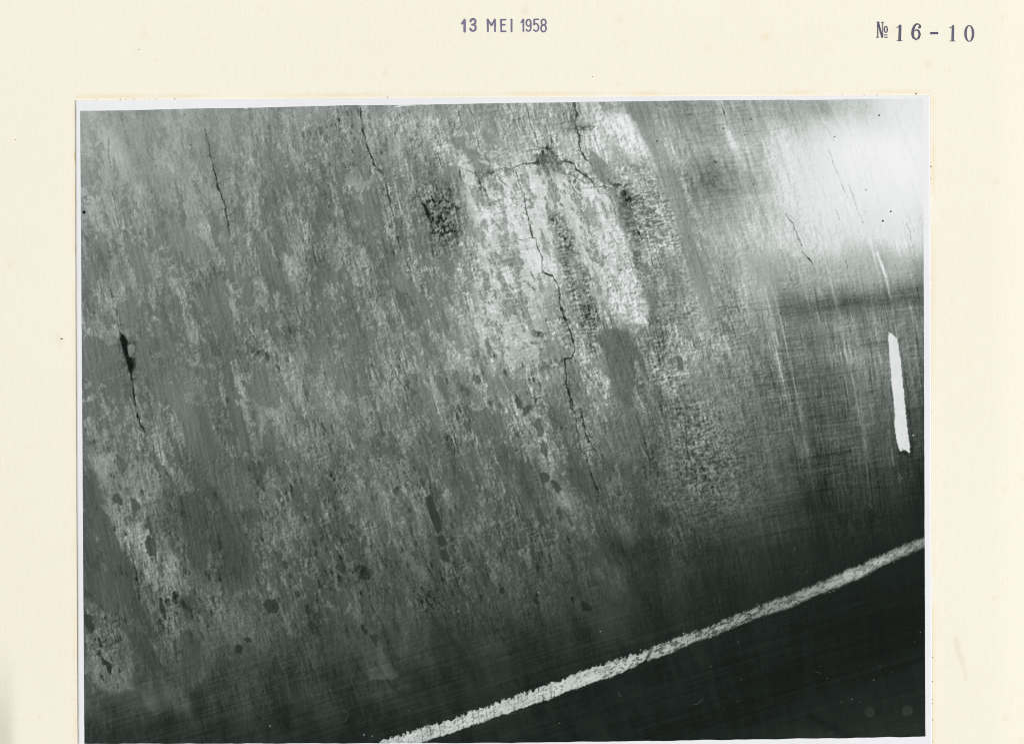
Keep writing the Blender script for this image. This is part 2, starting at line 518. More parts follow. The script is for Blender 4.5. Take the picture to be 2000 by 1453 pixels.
# broad tones read off the print, 0..255
GX = [160, 260, 360, 460, 560, 660, 760, 860, 960, 1060, 1160, 1260, 1360, 1460, 1560, 1660, 1760, 1810]
GT = {
 210:  [165,155,150,150,150,148,150,165,165,170,170,150,160,175,175,195,225,232],
 290:  [160,156,150,146,140,138,150,165,160,185,190,190,165,190,216,234,238,236],
 370:  [155,148,142,138,130,128,132,140,180,190,192,165,155,180,224,234,236,232],
 450:  [148,142,136,136,133,130,128,125,185,195,178,165,152,190,212,222,226,216],
 530:  [140,135,132,130,128,128,138,135,182,190,170,168,150,160,164,172,170,148],
 610:  [138,132,128,125,122,125,132,135,165,165,165,170,155,140,122,112,108,108],
 690:  [128,124,125,122,125,130,130,145,155,160,150,125,150,120,110,118,108,90],
 770:  [122,118,128,122,130,125,130,130,145,140,148,115,130,110,95,98,88,75],
 850:  [120,125,115,112,124,118,118,120,130,122,115,102,115,100,86,82,72,62],
 930:  [115,130,102,102,114,108,112,110,106,112,100,95,105,90,70,62,52,46],
 1010: [96,128,90,90,105,100,105,100,95,104,92,84,86,70,52,45,40,38],
 1090: [88,92,90,82,98,95,92,90,85,84,80,64,57,50,42,38,35,34],
 1170: [88,78,95,90,95,92,80,80,75,68,60,49,45,42,37,34,33,32],
 1250: [95,98,85,75,75,76,68,60,53,50,46,42,40,36,33,31,30,30],
 1330: [82,74,76,62,56,58,58,46,44,43,40,38,36,33,31,30,30,31],
 1445: [56,50,53,47,45,43,44,42,39,37,36,35,34,33,32,32,37,39],
}
GY = sorted(GT)
G = np.array([GT[k_] for k_ in GY], float)
xq = x + 46 * (fbm(u / 70, y / 160, 51, 3) - 0.5)
yq = y + 70 * (fbm(u / 60, y / 150, 61, 3) - 0.5)
xi = np.interp(xq, GX, np.arange(len(GX)))
yi = np.interp(yq, GY, np.arange(len(GY)))
def bilerp(G, xi, yi):
    i0 = np.clip(np.floor(xi).astype(int), 0, G.shape[1] - 2)
    j0 = np.clip(np.floor(yi).astype(int), 0, G.shape[0] - 2)
    fx, fy = xi - i0, yi - j0
    fx = fx * fx * (3 - 2 * fx); fy = fy * fy * (3 - 2 * fy)
    return (G[j0, i0] * (1 - fx) + G[j0, i0 + 1] * fx) * (1 - fy) + (G[j0 + 1, i0] * (1 - fx) + G[j0 + 1, i0 + 1] * fx) * fy
B = bilerp(G, xi, yi).astype(np.float32)

# how rough the surface looks, 0..1 (speckle and hatching strength)
RG = np.array([
 # x: 160  400  700  900  1050 1200 1350 1500 1650 1810
 [ .15, .22, .70, .70, .60, .55, .40, .25, .14, .08],   # 210
 [ .25, .38, .88, .95, .70, .80, .45, .25, .08, .06],   # 350
 [ .48, .56, .85, .95, .70, 1.0, .55, .30, .16, .18],   # 500
 [ .65, .65, .80, .85, .90, .95, .85, .55, .50, .45],   # 650
 [ .60, .65, .75, .85, .95, .80, .90, .60, .55, .50],   # 850
 [ .55, .60, .75, .75, .75, .60, .70, .40, .35, .25],   # 1000
 [ .60, .60, .70, .65, .55, .35, .30, .20, .12, .06],   # 1150
 [ .60, .55, .40, .30, .20, .15, .12, .10, .05, .04],   # 1300
 [ .35, .25, .18, .14, .10, .08, .06, .05, .04, .06]])  # 1445
R = 1.0 * bilerp(RG, np.interp(x, [160, 400, 700, 900, 1050, 1200, 1350, 1500, 1650, 1810], np.arange(10)),
           np.interp(y, [210, 350, 500, 650, 850, 1000, 1150, 1300, 1445], np.arange(9))).astype(np.float32)
R *= 1 + .35 * sstep(760, 960, y) * sstep(1000, 600, x) * sstep(1330, 1200, y)
CROSS = np.zeros_like(B)                      # extra ragged cross-hatching
SCAB = np.zeros_like(B)
SK = np.zeros_like(B)
LAB = np.zeros(B.shape, np.int32)             # 0 picture, else index of a drawn mark
marks = []                                    # (name, label)

# scattered skins of old coating: smoother, a little darker, ragged outlines along the strokes
jag = 9 * (fbm(x / 8, y / 9, 71, 4, 0.65) - 0.5)
pn = fbm((u + jag) / 30, (y + 2 * jag) / 88, 81, 5, 0.58)
pn2 = fbm((u + jag) / 11, (y + 2 * jag) / 27, 91, 3, 0.6)
pw = np.clip(sstep(1560, 1150, x) * sstep(1420, 1250, y + 0.2 * (x - 200)), 0, 1) * (0.5 + 0.5 * sstep(200, 420, y))
skin = sstep(0.538, 0.554, pn) * pw
skin *= 1 - 0.85 * sstep(0.585, 0.62, fbm((x + jag) / 7, (y + jag) / 11, 96, 3, 0.6))
dots = sstep(0.665, 0.69, pn2) * pw * sstep(0.30, 0.6, vn(x / 160, y / 160, 95))
skin = np.maximum(skin, dots)
pn3 = fbm((u + 1.2 * jag) / 17, (y + 2.4 * jag) / 54, 181, 4, 0.6)
fl3 = sstep(0.590, 0.606, pn3 + 0.10 * (fbm(u / 60, y / 150, 186, 2) - .5)) * pw
skin2 = fl3 * (1 - 0.8 * sstep(0.60, 0.64, fbm(x / 5, y / 7, 188, 2, 0.6)))

jx = 6.0 * (fbm(x / 11, y / 11, 101, 3) - 0.5)
jy = 9.0 * (fbm(x / 11, y / 14, 111, 3) - 0.5)

def window(x0, y0, x1, y1):
    j0 = max(int((y0 - 224) / 1240 * NY) - 22, 0); j1 = min(int((y1 - 190) / 1240 * NY) + 22, NY)
    i0 = max(int((x0 - 166) / 1640 * NX) - 6, 0); i1 = min(int((x1 - 156) / 1640 * NX) + 8, NX)
    return slice(max(j0, 0), max(j1, 1)), slice(max(i0, 0), max(i1, 1))

def polydist(pts, X, Y):
    d = np.full(X.shape, 1e9, np.float32)
    inside = np.zeros(X.shape, bool)
    n = len(pts)
    for i in range(n):
        ax, ay = pts[i]; bx, by = pts[(i + 1) % n]
        dx, dy = bx - ax, by - ay
        t_ = np.clip(((X - ax) * dx + (Y - ay) * dy) / (dx * dx + dy * dy + 1e-9), 0, 1)
        d = np.minimum(d, np.hypot(X - ax - t_ * dx, Y - ay - t_ * dy))
        if ay != by:
            inside ^= ((ay > Y) != (by > Y)) & (X < (bx - ax) * (Y - ay) / (by - ay) + ax)
    return np.where(inside, -d, d)

def patch(pts, tone, soft=1.2, jagk=1.0, rough=0.18, cross=0.0, strength=0.85, name=None, label=None, skin_kill=True):
    xs = [p[0] for p in pts]; ys = [p[1] for p in pts]
    m = soft * 2 + 10
    sj, si = window(min(xs) - m, min(ys) - m, max(xs) + m, max(ys) + m)
    d = polydist(pts, x[sj, si] + jx[sj, si] * jagk, y[sj, si] + jy[sj, si] * jagk)
    mk = sstep(soft, -soft, d)
    tt_ = np.minimum(tone, B[sj, si] * (.86 if name == 'worn_patch' else .74)) if name in ('worn_patch', 'dark_spot') else tone
    B[sj, si] = B[sj, si] * (1 - mk * strength) + tt_ * mk * strength
    SK[sj, si] = np.maximum(SK[sj, si], mk * (rough < .5))
    R[sj, si] = R[sj, si] * (1 - mk) + (R[sj, si] * rough if rough <= 1 else rough - 1) * mk
    CROSS[sj, si] = np.maximum(CROSS[sj, si] * (1 - mk), cross * mk)
    if name == 'dark_spot': mk = mk
    if skin_kill: skin[sj, si] *= 1 - mk
    if name:
        marks.append((name, label))
        LAB[sj, si] = np.where(mk > 0.5, len(marks), LAB[sj, si])

def ellipse(cx, cy, rx, ry, lean=0.22, n=14, seed=0):
    r_ = random.Random(seed)
    out = []
    for k_ in range(n):
        a = 2 * math.pi * k_ / n
        q = r_.uniform(0.72, 1.2)
        yy = ry * math.sin(a) * q
        out.append((cx + rx * math.cos(a) * q + lean * yy, cy + yy))
    return out

def glow(cx, cy, rx, ry, delta, lean=0.2):
    yy = (y - cy) / ry
    xx = (x - cx - lean * (y - cy)) / rx
    B[...] += delta * np.exp(-(xx * xx + yy * yy))

# --- soft tonal areas
glow(1400, 350, 66, 38, -34, 0.8)
glow(1352, 372, 34, 40, -14, .3)
glow(1425, 330, 26, 22, -12)
glow(1605, 212, 22, 18, -26, 0.3)
glow(1750, 300, 85, 95, 16, 0.1)
glow(1630, 300, 60, 60, 8)
glow(1500, 212, 90, 24, -14, 0)
glow(1660, 645, 150, 26, 8, 0)
glow(1620, 697, 110, 13, 14, 0)
glow(1370, 610, 20, 70, 12, 0.3)
glow(1460, 560, 16, 90, 16, 0.3)
glow(1445, 700, 30, 30, 8)
glow(250, 1030, 34, 55, 14)
glow(885, 705, 28, 26, 18)
glow(1180, 790, 18, 60, 12, 0.2)
glow(1120, 1030, 50, 30, -6)
glow(1240, 1080, 70, 40, -10)
glow(1580, 1440, 170, 24, 8)
glow(820, 250, 25, 40, 16, 0.3)

yb_ = y - (613 - (x - 1500) * 0.125)
B -= 27 * sstep(1430, 1660, x) * np.where(yb_ < 0, np.exp(-(yb_ / 30) ** 2), np.exp(-(yb_ / 15) ** 2)) * (0.6 + .8 * fbm(x / 40, w / 7, 651, 2))

# --- smooth and rough areas drawn one by one
DK = "worn_patch"
patch([(1215,200),(1262,200),(1300,290),(1330,370),(1352,450),(1378,540),(1405,615),(1440,655),(1400,650),(1372,610),(1348,540),(1327,460),(1312,410),(1292,360),(1275,310),(1247,260)], 148, 4, .6, .30, name=DK, label="long smooth grey scraper stroke")
patch([(1178,228),(1215,213),(1252,262),(1272,308),(1238,318),(1205,285),(1182,252)], 212, 5, 2.2, 1.0, strength=.75)
patch([(1150,290),(1165,300),(1195,330),(1215,352),(1232,372),(1200,368),(1172,356),(1158,338),(1152,315)], 126, 2, .7, .35, name=DK, label="dark smooth wedge beside the branching crack")
patch([(1190,325),(1240,312),(1275,318),(1292,362),(1250,390),(1215,372)], 172, 12, 1.5, 1.0, cross=.40, strength=.7)
patch([(1225,380),(1292,362),(1310,400),(1326,450),(1338,500),(1290,505),(1255,470),(1232,420)], 160, 8, 1.5, 1.0, cross=.95, strength=.75)
patch([(1258,480),(1338,490),(1352,560),(1366,612),(1320,640),(1290,580)], 146, 14, 1.5, 1.0, cross=.5, strength=.7)
patch([(1200,375),(1222,385),(1240,440),(1258,500),(1285,560),(1290,620),(1270,640),(1255,580),(1235,500),(1212,430)], 112, 6, 1.4, .8, cross=.5, strength=.75)
patch([(1255,520),(1310,500),(1335,570),(1320,630),(1290,650),(1270,590)], 122, 14, 1.2, .9, cross=.35, strength=.7)
patch([(1150,425),(1188,398),(1215,460),(1238,540),(1268,598),(1262,640),(1215,625),(1195,590),(1175,520)], 207, 7, 1.3, 1.0, cross=.45, strength=.75)
patch([(1072,415),(1100,405),(1128,470),(1150,520),(1165,600),(1185,690),(1150,700),(1128,620),(1100,540),(1080,470)], 128, 9, 1.2, 1.0, cross=.75, strength=.75)
patch([(1110,505),(1122,505),(1150,590),(1140,600)], 185, 6, 1, .9, cross=.5, strength=.6)
patch([(1135,500),(1146,500),(1166,570),(1158,580)], 180, 6, 1, .9, cross=.5, strength=.6)
patch([(925,330),(960,340),(1000,340),(1020,380),(1022,440),(1040,480),(1030,500),(1000,500),(985,540),(960,520),(945,460),(935,400)], 200, 8, 1.5, .75, cross=.35, strength=.65)
patch([(1015,330),(1065,340),(1085,370),(1110,335),(1150,355),(1180,370),(1195,400),(1150,420),(1100,400),(1060,410),(1030,390)], 207, 5, 1.4, .7, strength=.7)
patch([(1090,260),(1128,262),(1148,318),(1120,312),(1098,300)], 200, 5, 1, .6, strength=.7)
patch([(997,500),(1025,498),(1035,537),(1047,557),(1057,595),(1037,612),(1025,640),(1003,647),(998,615),(1020,600),(1013,550),(997,525)], 152, 2.2, 2.0, .55, strength=.7, name=DK, label="smooth grey skin left of the long crack")
patch([(1025,490),(1046,486),(1058,505),(1056,532),(1042,540),(1033,520)], 222, 1.5, .8, .3)
patch([(896,322),(922,318),(928,345),(934,365),(905,360)], 200, 1.6, .8, .4)
patch([(875,277),(887,265),(907,267),(912,290),(932,295),(935,315),(962,330),(947,347),(937,347),(920,315),(900,295)], 134, 1.5, 1.2, .22, name=DK, label="ragged dark skin at the top of the picture")
patch([(945,222),(960,217),(974,254),(967,257),(955,240)], 136, 1.6, 1.2, .3, name=DK)
patch([(905,245),(922,243),(930,258),(915,262)], 140, 1.6, 1.2, .3)
patch([(866,330),(893,325),(900,347),(880,358),(866,350)], 132, 1.6, 1, .25, name=DK)
patch([(828,400),(862,368),(880,375),(890,400),(905,410),(902,438),(882,458),(862,478),(850,452),(836,425)], 112, 12, 2.4, 1.5, strength=.7, name="dark_scab", label="rough black scab of peeling coating")
sj, si = window(810, 350, 930, 500)
SCAB[sj, si] = sstep(20, -14, polydist([(826,398),(862,368),(882,375),(892,400),(907,410),(904,438),(884,460),(862,480),(848,452),(836,425)], x[sj, si] + 2 * jx[sj, si], y[sj, si] + 2 * jy[sj, si]))
patch([(1040,302),(1052,300),(1058,282),(1066,296),(1074,274),(1078,296),(1090,300),(1090,310),(1106,314),(1097,324),(1102,340),(1090,338),(1084,356),(1076,340),(1062,350),(1058,338),(1042,344),(1050,326),(1036,322),(1048,312)], 104, 3.0, 2.4, 1.6, name="dark_scab", label="dark star-shaped break where the cracks meet")
patch([(1118,205),(1135,205),(1128,238),(1160,245),(1152,256),(1122,255),(1112,245)], 135, 3, 1.6, .8, strength=.7)
patch([(995,382),(1018,378),(1030,385),(1045,405),(1040,430),(1025,420),(1005,402)], 138, 2.5, 1.6, .7, strength=.8)
patch([(1065,393),(1088,392),(1088,404),(1068,404)], 120, 1.4, .9, .5, name="dark_spot")
patch([(1065,420),(1085,418),(1100,430),(1090,440),(1072,432)], 112, 2.2, 1.4, .8)
patch([(1160,660),(1185,640),(1225,645),(1244,678),(1251,702),(1236,706),(1241,745),(1228,790),(1200,775),(1188,735),(1180,690)], 98, 5, .8, .35, name=DK, label="dark smooth patch right of the long crack")
patch([(1200,770),(1235,765),(1255,830),(1240,900),(1205,905),(1190,840)], 98, 12, .8, .45, strength=.6)
patch([(1255,660),(1300,650),(1330,700),(1345,760),(1300,780),(1268,740)], 150, 14, 1.2, 1.0, cross=.6, strength=.6)
patch([(1290,790),(1360,770),(1420,840),(1430,930),(1360,960),(1310,880)], 112, 25, 1, 1.0, cross=.45, strength=.5)
patch([(1300,900),(1420,900),(1460,1000),(1340,1000)], 92, 25, 1, 1.0, cross=.3, strength=.5)
patch(ellipse(1296, 1010, 17, 19, seed=90), 54, 6, 1.4, .4, strength=.7, name="dark_spot")
patch(ellipse(1255, 1022, 12, 20, seed=91), 58, 6, 1.4, .4, strength=.65)
patch([(1212,372),(1226,374),(1232,398),(1222,396),(1214,384)], 84, 3, 1.4, 1.2, strength=.8)
patch([(1035,760),(1060,790),(1075,880),(1095,960),(1112,985),(1082,992),(1062,935),(1046,865)], 146, 7, 1.6, 1.0, strength=.6)
# left half
patch([(163,1165),(190,1170),(215,1215),(240,1235),(264,1290),(258,1345),(215,1350),(190,1340),(166,1310)], 108, 6, 1.8, 1.0, strength=.75)
patch([(255,1130),(300,1110),(350,1180),(382,1230),(330,1242),(290,1210)], 104, 9, 1.8, 1.0, strength=.7)
patch([(380,1150),(480,1130),(560,1200),(520,1262),(440,1252)], 94, 14, 1.6, 1.0, strength=.65)
patch([(205,965),(262,985),(332,1060),(372,1160),(330,1180),(270,1110),(236,1060),(212,1005)], 130, 9, 1.8, 1.0, strength=.65)
patch([(335,1335),(352,1340),(375,1368),(350,1388),(325,1375)], 84, 6, 1.6, 1.0, strength=.6)
patch([(170,880),(290,900),(330,950),(300,960),(215,950),(180,925)], 136, 12, 1.8, .9, strength=.55)
patch([(275,660),(286,662),(292,685),(294,707),(305,732),(320,747),(345,750),(350,770),(365,787),(405,800),(412,822),(417,850),(425,880),(405,905),(378,890),(362,863),(352,825),(340,800),(327,777),(312,775),(300,757),(290,735),(275,725),(268,717),(267,687),(270,665)], 107, 1.3, .7, .15, name=DK, label="smooth grey skin running down from the gash")
patch([(162,925),(175,935),(192,985),(210,1005),(225,1040),(240,1075),(255,1107),(262,1150),(250,1180),(225,1165),(212,1120),(205,1087),(187,1037),(182,1015),(165,997)], 84, 1.8, .9, .18, name=DK, label="long dark skin at the lower left edge")
patch([(165,1040),(180,1048),(190,1080),(186,1100),(168,1090)], 84, 2, 1.2, .25, name=DK)
patch([(163,1105),(200,1120),(240,1125),(262,1160),(250,1190),(215,1200),(180,1160),(165,1150)], 82, 6, 1, .3, strength=.7)
patch([(345,975),(372,955),(398,1000),(408,1050),(405,1110),(380,1112),(362,1050)], 82, 3, 1, .35, name=DK)
patch([(410,1010),(440,990),(480,1040),(505,1090),(495,1140),(455,1160),(432,1140),(440,1090),(418,1050)], 80, 5, 1, .35, name=DK)
patch([(380,860),(420,850),(450,900),(490,930),(500,990),(460,1000),(420,960),(395,920)], 98, 8, 1, .45, strength=.7)
patch([(445,800),(470,790),(480,830),(495,870),(485,880),(460,850)], 104, 1.6, 1, .25, name=DK)
patch([(517,700),(530,745),(550,790),(540,800),(505,790),(480,770),(490,740)], 104, 3, 1.3, .3, strength=.75)
patch([(162,660),(190,655),(225,690),(245,722),(215,740),(180,745),(162,738)], 108, 2, 1, .3, name=DK)
patch([(162,785),(190,780),(200,800),(180,815),(162,820)], 104, 2, 1, .3, name=DK)
patch([(230,590),(270,585),(262,615),(256,640),(240,645),(232,620)], 116, 1.6, 1.2, .25, name=DK)
patch([(410,560),(430,540),(445,580),(455,640),(465,700),(440,710),(420,650),(385,590),(380,575)], 112, 2.5, 1.4, .3, name=DK)
patch([(232,440),(245,480),(260,520),(275,555),(290,560),(300,540),(270,500),(255,470)], 122, 2, 1.2, .3, name=DK)
patch([(268,470),(278,485),(285,510),(275,530),(266,500)], 122, 1.6, 1, .3)
patch([(320,420),(350,440),(400,470),(420,500),(390,520),(350,490),(330,470)], 124, 3, 1.4, .35, strength=.7)
patch([(490,440),(510,460),(540,510),(560,550),(590,590),(580,600),(550,570),(515,520),(495,480)], 120, 3, 1.4, .35, strength=.75, name=DK)
patch([(300,635),(320,640),(322,655),(305,660)], 112, 1.4, 1.2, .25)
patch([(470,670),(500,690),(515,715),(500,725),(480,700)], 130, 3, 1.3, 1.0, strength=.5)
# middle
patch([(790,727),(815,732),(840,765),(850,790),(860,838),(837,838),(822,820),(800,782),(792,750)], 108, 1.8, .8, .5, name=DK, label="long torn skin in the middle of the picture")
patch([(848,845),(875,843),(890,880),(885,905),(882,930),(872,910),(858,880)], 94, 1.8, .9, .45, name=DK)
patch([(767,540),(785,535),(807,552),(830,587),(825,607),(815,602),(800,575),(785,572),(772,560)], 137, 1.4, .8, .2, name=DK)
patch([(825,540),(848,550),(852,572),(872,597),(860,594),(840,562)], 135, 1.6, 1, .25, name=DK)
patch([(600,650),(615,660),(625,695),(620,712),(610,690),(600,672)], 116, 1.4, 1, .2, name=DK)
patch([(847,732),(862,735),(875,765),(878,784),(870,781),(855,752)], 102, 1.3, .8, .2, name=DK)
patch([(662,725),(677,745),(691,776),(680,773),(662,755)], 110, 1.3, .9, .2, name=DK)
patch([(945,660),(960,675),(962,697),(952,693)], 114, 1.4, .9, .25, name=DK)
patch([(730,800),(755,808),(752,828),(742,845),(735,825)], 106, 1.4, 1, .25, name=DK)
patch([(925,800),(950,795),(990,830),(980,850),(935,850),(960,890),(940,890)], 96, 3, 1.6, .4, strength=.75)
patch([(830,972),(838,966),(846,973),(851,995),(859,1010),(863,1035),(855,1042),(848,1030),(840,1005)], 66, 1.0, .6, .15, name="dark_spot", label="long narrow dark bar in the lower middle")
patch([(960,920),(1010,890),(1040,930),(1050,990),(1020,1010),(1000,950)], 88, 8, 1.4, .5, strength=.7)
patch([(680,930),(740,960),(760,1010),(720,1010),(690,970)], 92, 9, 1.2, .6, strength=.6)
patch([(880,970),(905,980),(912,1005),(890,1000)], 80, 4, 1.3, .8, strength=.7)
patch([(780,1110),(830,1130),(860,1180),(850,1195),(800,1170),(785,1140)], 66, 10, 1.4, 1.0, strength=.6)
# lower left
patch([(247,1236),(270,1228),(292,1240),(306,1280),(321,1305),(302,1312),(280,1290),(258,1262)], 66, 3, 1, .4, name=DK)
patch([(355,1230),(385,1235),(395,1290),(390,1320),(365,1330),(350,1290)], 70, 6, 1, .5, strength=.8)
patch([(255,1180),(270,1165),(282,1195),(288,1225),(276,1215)], 68, 4, 1.2, .3)
patch([(272,1345),(330,1330),(350,1375),(305,1396),(287,1378)], 84, 5, .8, .6, strength=.8)
patch([(695,1215),(735,1232),(752,1275),(779,1322),(760,1327),(722,1326),(712,1290)], 82, 3, .5, .6, strength=.8)
patch([(360,1345),(400,1335),(415,1380),(380,1400)], 42, 12, 1, .4, strength=.6)
patch([(1130,1255),(1172,1255),(1165,1245),(1140,1180),(1180,1175),(1220,1240),(1240,1250)], 60, 16, .8, .5, strength=.35)

for i, (cx, cy, rx, ry, tn) in enumerate([
    (238,908,9,18,88),(230,976,13,11,80),(263,986,9,18,84),(292,1026,6,18,80),(296,1066,12,22,76),(178,926,9,13,90),(307,911,5,9,92),
    (512,917,12,7,80),(550,915,5,4,84),(545,964,8,7,84),(553,982,5,6,84),(543,1086,8,11,78),(557,1104,7,10,66),(566,1122,6,6,70),
    (862,1055,9,11,66),(868,1085,8,14,66),(855,1111,4.5,5,70),(791,947,3.2,4.5,74),(824,944,3.5,9,78),(838,1047,4,5,72),(845,1070,3.5,4,74),
    (1052,834,9,16,92),(1062,875,9,17,88),(1062,931,13,9,74),(1086,950,9,12,68),(1092,1003,6,11,68),(1056,1012,9,18,76),
    (912,832,6,15,88),(712,1117,19,14,60),(667,1107,9,18,66),(681,1113,4,5,70),(693,1111,4,6,70),(1012,786,8,13,84),(1026,801,8,8,84),
    (911,763,9,10,96),(931,740,9,9,98),(896,797,4.5,9,90),(887,802,3,4,92),(1051,652,13,5,110),(1043,669,9,4,112),(975,790,5,6,92),
    (175,1216,13,14,62),(197,1253,5,12,60),(195,1276,4,6,60),(203,1291,8,7,56),(213,1305,8,17,54),(230,1251,4,6,64),(342,1167,8,12,60),
    (370,1188,7,8,62),(318,1188,8,17,58),(329,1175,6,7,66),(531,1186,18,12,60),(580,1162,7,7,62),(602,1190,7,11,56),(235,1310,3,4,56),
    (710,1222,5,6,48),(714,1231,4,6,48),(733,1246,8,12,56),(614,1226,10,10,56),(483,1250,8,4,52),(467,1267,8,8,52),(980,1152,7,7,52),
    (1048,1173,6,6,46),(1145,1185,11,8,56),(640,640,3,8,104),(645,665,5,9,104),
    (605,262,6,4,118),(626,255,7,5,116),(636,268,4,6,118),(802,275,5,5,112),(819,285,4,4,116),(742,275,3,3,120),
    (1328,712,8,14,96),(1312,705,5,9,100),(1268,680,3,6,100),(1277,680,3,6,100),(510,690,9,6,98),(522,698,5,9,84),
    (275,720,3,4,90),(290,772,4,8,100),(274,771,3,5,100),(1397,317,3,3,80),(1249,457,2,4,55),
]):
    patch(ellipse(cx, cy, rx * .88, ry * 1.1, seed=i), tn, 1.1, min(1.9, .45 + min(rx, ry) / 7), .30, strength=.95, name="dark_spot" if max(rx, ry) > 5 else None)

# --- apply the scattered skins
lp = sstep(0.555, 0.570, fbm((u + 1.3 * jag) / 24, (y + 2.4 * jag) / 58, 191, 5, 0.6)) * pw * (1 - skin) * (1 - SK)
B += lp * np.clip(B * .10, 3, 13) * (.4 + .6 * sstep(300, 520, y + .4 * (x - 160)))
B -= np.maximum(skin, 0) * np.clip(B * 0.14, 4, 19) + skin2 * (1 - .5 * skin) * np.clip(B * 0.155, 4, 22) * (1 - sstep(.3, .8, SK))
skin = np.maximum(skin, skin2)
R *= 1 - 0.80 * skin

# --- texture
f_fine = vn(x / 2.0, y / 2.0, 201)
f_str = vn(u / 2.0, y / 16, 202)
f_str2 = fbm(u / 4.5, y / 42, 203, 3)
f_crs = vn(x / 13, w / 2.6, 205)
f_crs2 = fbm(x / 34, w / 3.0, 206, 2)
f_mid = fbm(x / 9, y / 13, 208, 3, 0.6)
rng = np.random.RandomState(77)
white = rng.standard_normal(B.shape).astype(np.float32)
# relief: ridges and pits of the crust, lit from the upper left as the old photograph shows them
Hh = fbm(u / 4.6, y / 13, 401, 4, 0.62) + 0.55 * fbm(x / 4.6, y / 4.6, 406, 3, 0.62) + 0.35 * fbm(x / 16, w / 3.6, 411, 2)
E = np.zeros_like(Hh)
E[:, 1:-1] += Hh[:, 2:] - Hh[:, :-2]
E[1:-1, :] += 0.45 * (Hh[2:, :] - Hh[:-2, :])
E = np.clip(E / E.std(), -2.4, 2.4)
fleck = sstep(0.50, 0.64, fbm(x / 3.6, y / 4.4, 421, 2, 0.6)) * sstep(0.36, 0.62, fbm(u / 20, y / 40, 425, 3, 0.6))
cloud_ = fbm((u + jag) / 36, (y + jag) / 70, 431, 4, 0.55) - 0.5
tex = 0.98 * (f_str - .5) + 0.65 * (f_str2 - .5) + (0.24 + .2 * sstep(800, 1100, x)) * (f_crs - .5) + 0.26 * (f_crs2 - .5) + 0.6 * (f_mid - .5)
clump = 0.5 + 1.0 * vn(x / 55, y / 75, 209)
ampl = (0.30 * np.clip(B, 20, 190) + 4) * (0.80 + .2 * sstep(850, 1050, x))
T = B + cloud_ * 0.40 * np.clip(B, 30, 150) * sstep(1500, 1200, x) * (1 - .4 * skin) * (1 - .85 * SK)
T += tex * ampl * R * clump * 1.15
T += E * ampl * R * clump * 0.30
T += (fleck - 0.18) * ampl * R * 0.75
T += white * ampl * np.clip(R, .10, 1) * 0.22
T += np.maximum(skin, SK) * ((fbm(u / 2.4, y / 50, 441, 2) - .5) * np.clip(B * .24, 4, 26) + white * np.clip(B * .022, .8, 3) + E * np.clip(B * .016, .6, 2.4))

# short dark ticks along the strokes where the coating tore
tick = sstep(0.74, 0.86, vn(u / 3.4, y / 13, 211)) * sstep(0.45, 0.7, vn(x / 40, y / 60, 212))
T -= tick * R * np.clip(B * 0.28, 5, 40) * sstep(1500, 1150, x)
tk2 = np.zeros_like(tick); tk2[:, 3:] = tick[:, :-3]
T += np.clip(tk2 - tick, 0, 1) * R * np.clip(B * 0.16, 3, 22) * sstep(1500, 1150, x)
# fine ridge lines along the strokes
ridge = np.abs(fbm(u / 13, y / 120, 213, 3) - .5)
T -= sstep(0.022, 0.0, ridge) * np.clip(B * 0.16, 3, 20) * R * sstep(0.35, 0.6, vn(x / 70, y / 80, 214)) * 1.2
# ragged cross-hatching: torn white ridges over grey
ch = fbm((x + 7 * (f_mid - .5)) / 8.5, (w + 6 * (f_mid - .5)) / 3.1, 221, 3, 0.62)
chs = sstep(0.43, 0.57, ch) - 0.5
T += CROSS * chs * 66 * (0.55 + 0.8 * vn(x / 24, y / 24, 224))
# broken pale flakes of the worn patch in the upper middle: sharp torn islands, grey where they have come away
sj, si = window(860, 270, 1220, 770)
A_ = [(900,300),(950,325),(1010,328),(1060,342),(1140,348),(1195,385),(1200,430),(1180,470),(1190,560),(1170,600),(1120,480),(1085,430),(1075,480),(1060,540),(1062,610),
      (1045,660),(1105,730),(1060,750),(1035,705),(960,720),(915,660),(935,570),(945,480),(915,400)]
ma = sstep(22, -16, polydist(A_, x[sj, si] + 2.5 * jx[sj, si], y[sj, si] + 2.5 * jy[sj, si]))
ju = u[sj, si] + 1.6 * jag[sj, si]; jv = y[sj, si] + 2.0 * jag[sj, si]
n1_ = fbm(ju / 14, jv / 52, 481, 5, .60)
n2_ = fbm(ju / 8, jv / 15, 487, 4, .62)
isl = sstep(.435, .450, n1_) * (1 - sstep(.62, .65, n2_))
ma = np.maximum(ma, .55 * sstep(14, -10, polydist([(1150,425),(1188,398),(1215,460),(1238,540),(1268,598),(1262,640),(1215,625),(1195,590),(1175,520)], x[sj, si] + 2 * jx[sj, si], y[sj, si] + 2 * jy[sj, si])))
fall = np.interp(y[sj, si], [300, 520, 640, 760], [1, 1, .75, .55])
tgt = 213 + 6 * (n2_ - .5) * 2 + tex[sj, si] * 12 + E[sj, si] * 2
away = 143 + tex[sj, si] * 34 + E[sj, si] * 8
mm = ma * fall * (1 - .85 * SK[sj, si]) * (1 - .6 * np.clip(CROSS[sj, si], 0, 1))
T[sj, si] = T[sj, si] * (1 - .78 * mm) + .78 * mm * (tgt * isl + away * (1 - isl))
rim = np.exp(-((n1_ - .465) / .012) ** 2)
T[sj, si] -= rim * mm * 16
for cx, cy, rx, ry in ((940, 420, 24, 70), (1000, 430, 16, 50), (1050, 370, 22, 20), (1165, 400, 14, 26), (1225, 265, 22, 36)):
    T += 14 * np.exp(-(((x - cx - .28 * (y - cy)) / rx) ** 2 + ((y - cy) / ry) ** 2)) * (0.4 + 1.1 * sstep(.4, .6, f_mid))

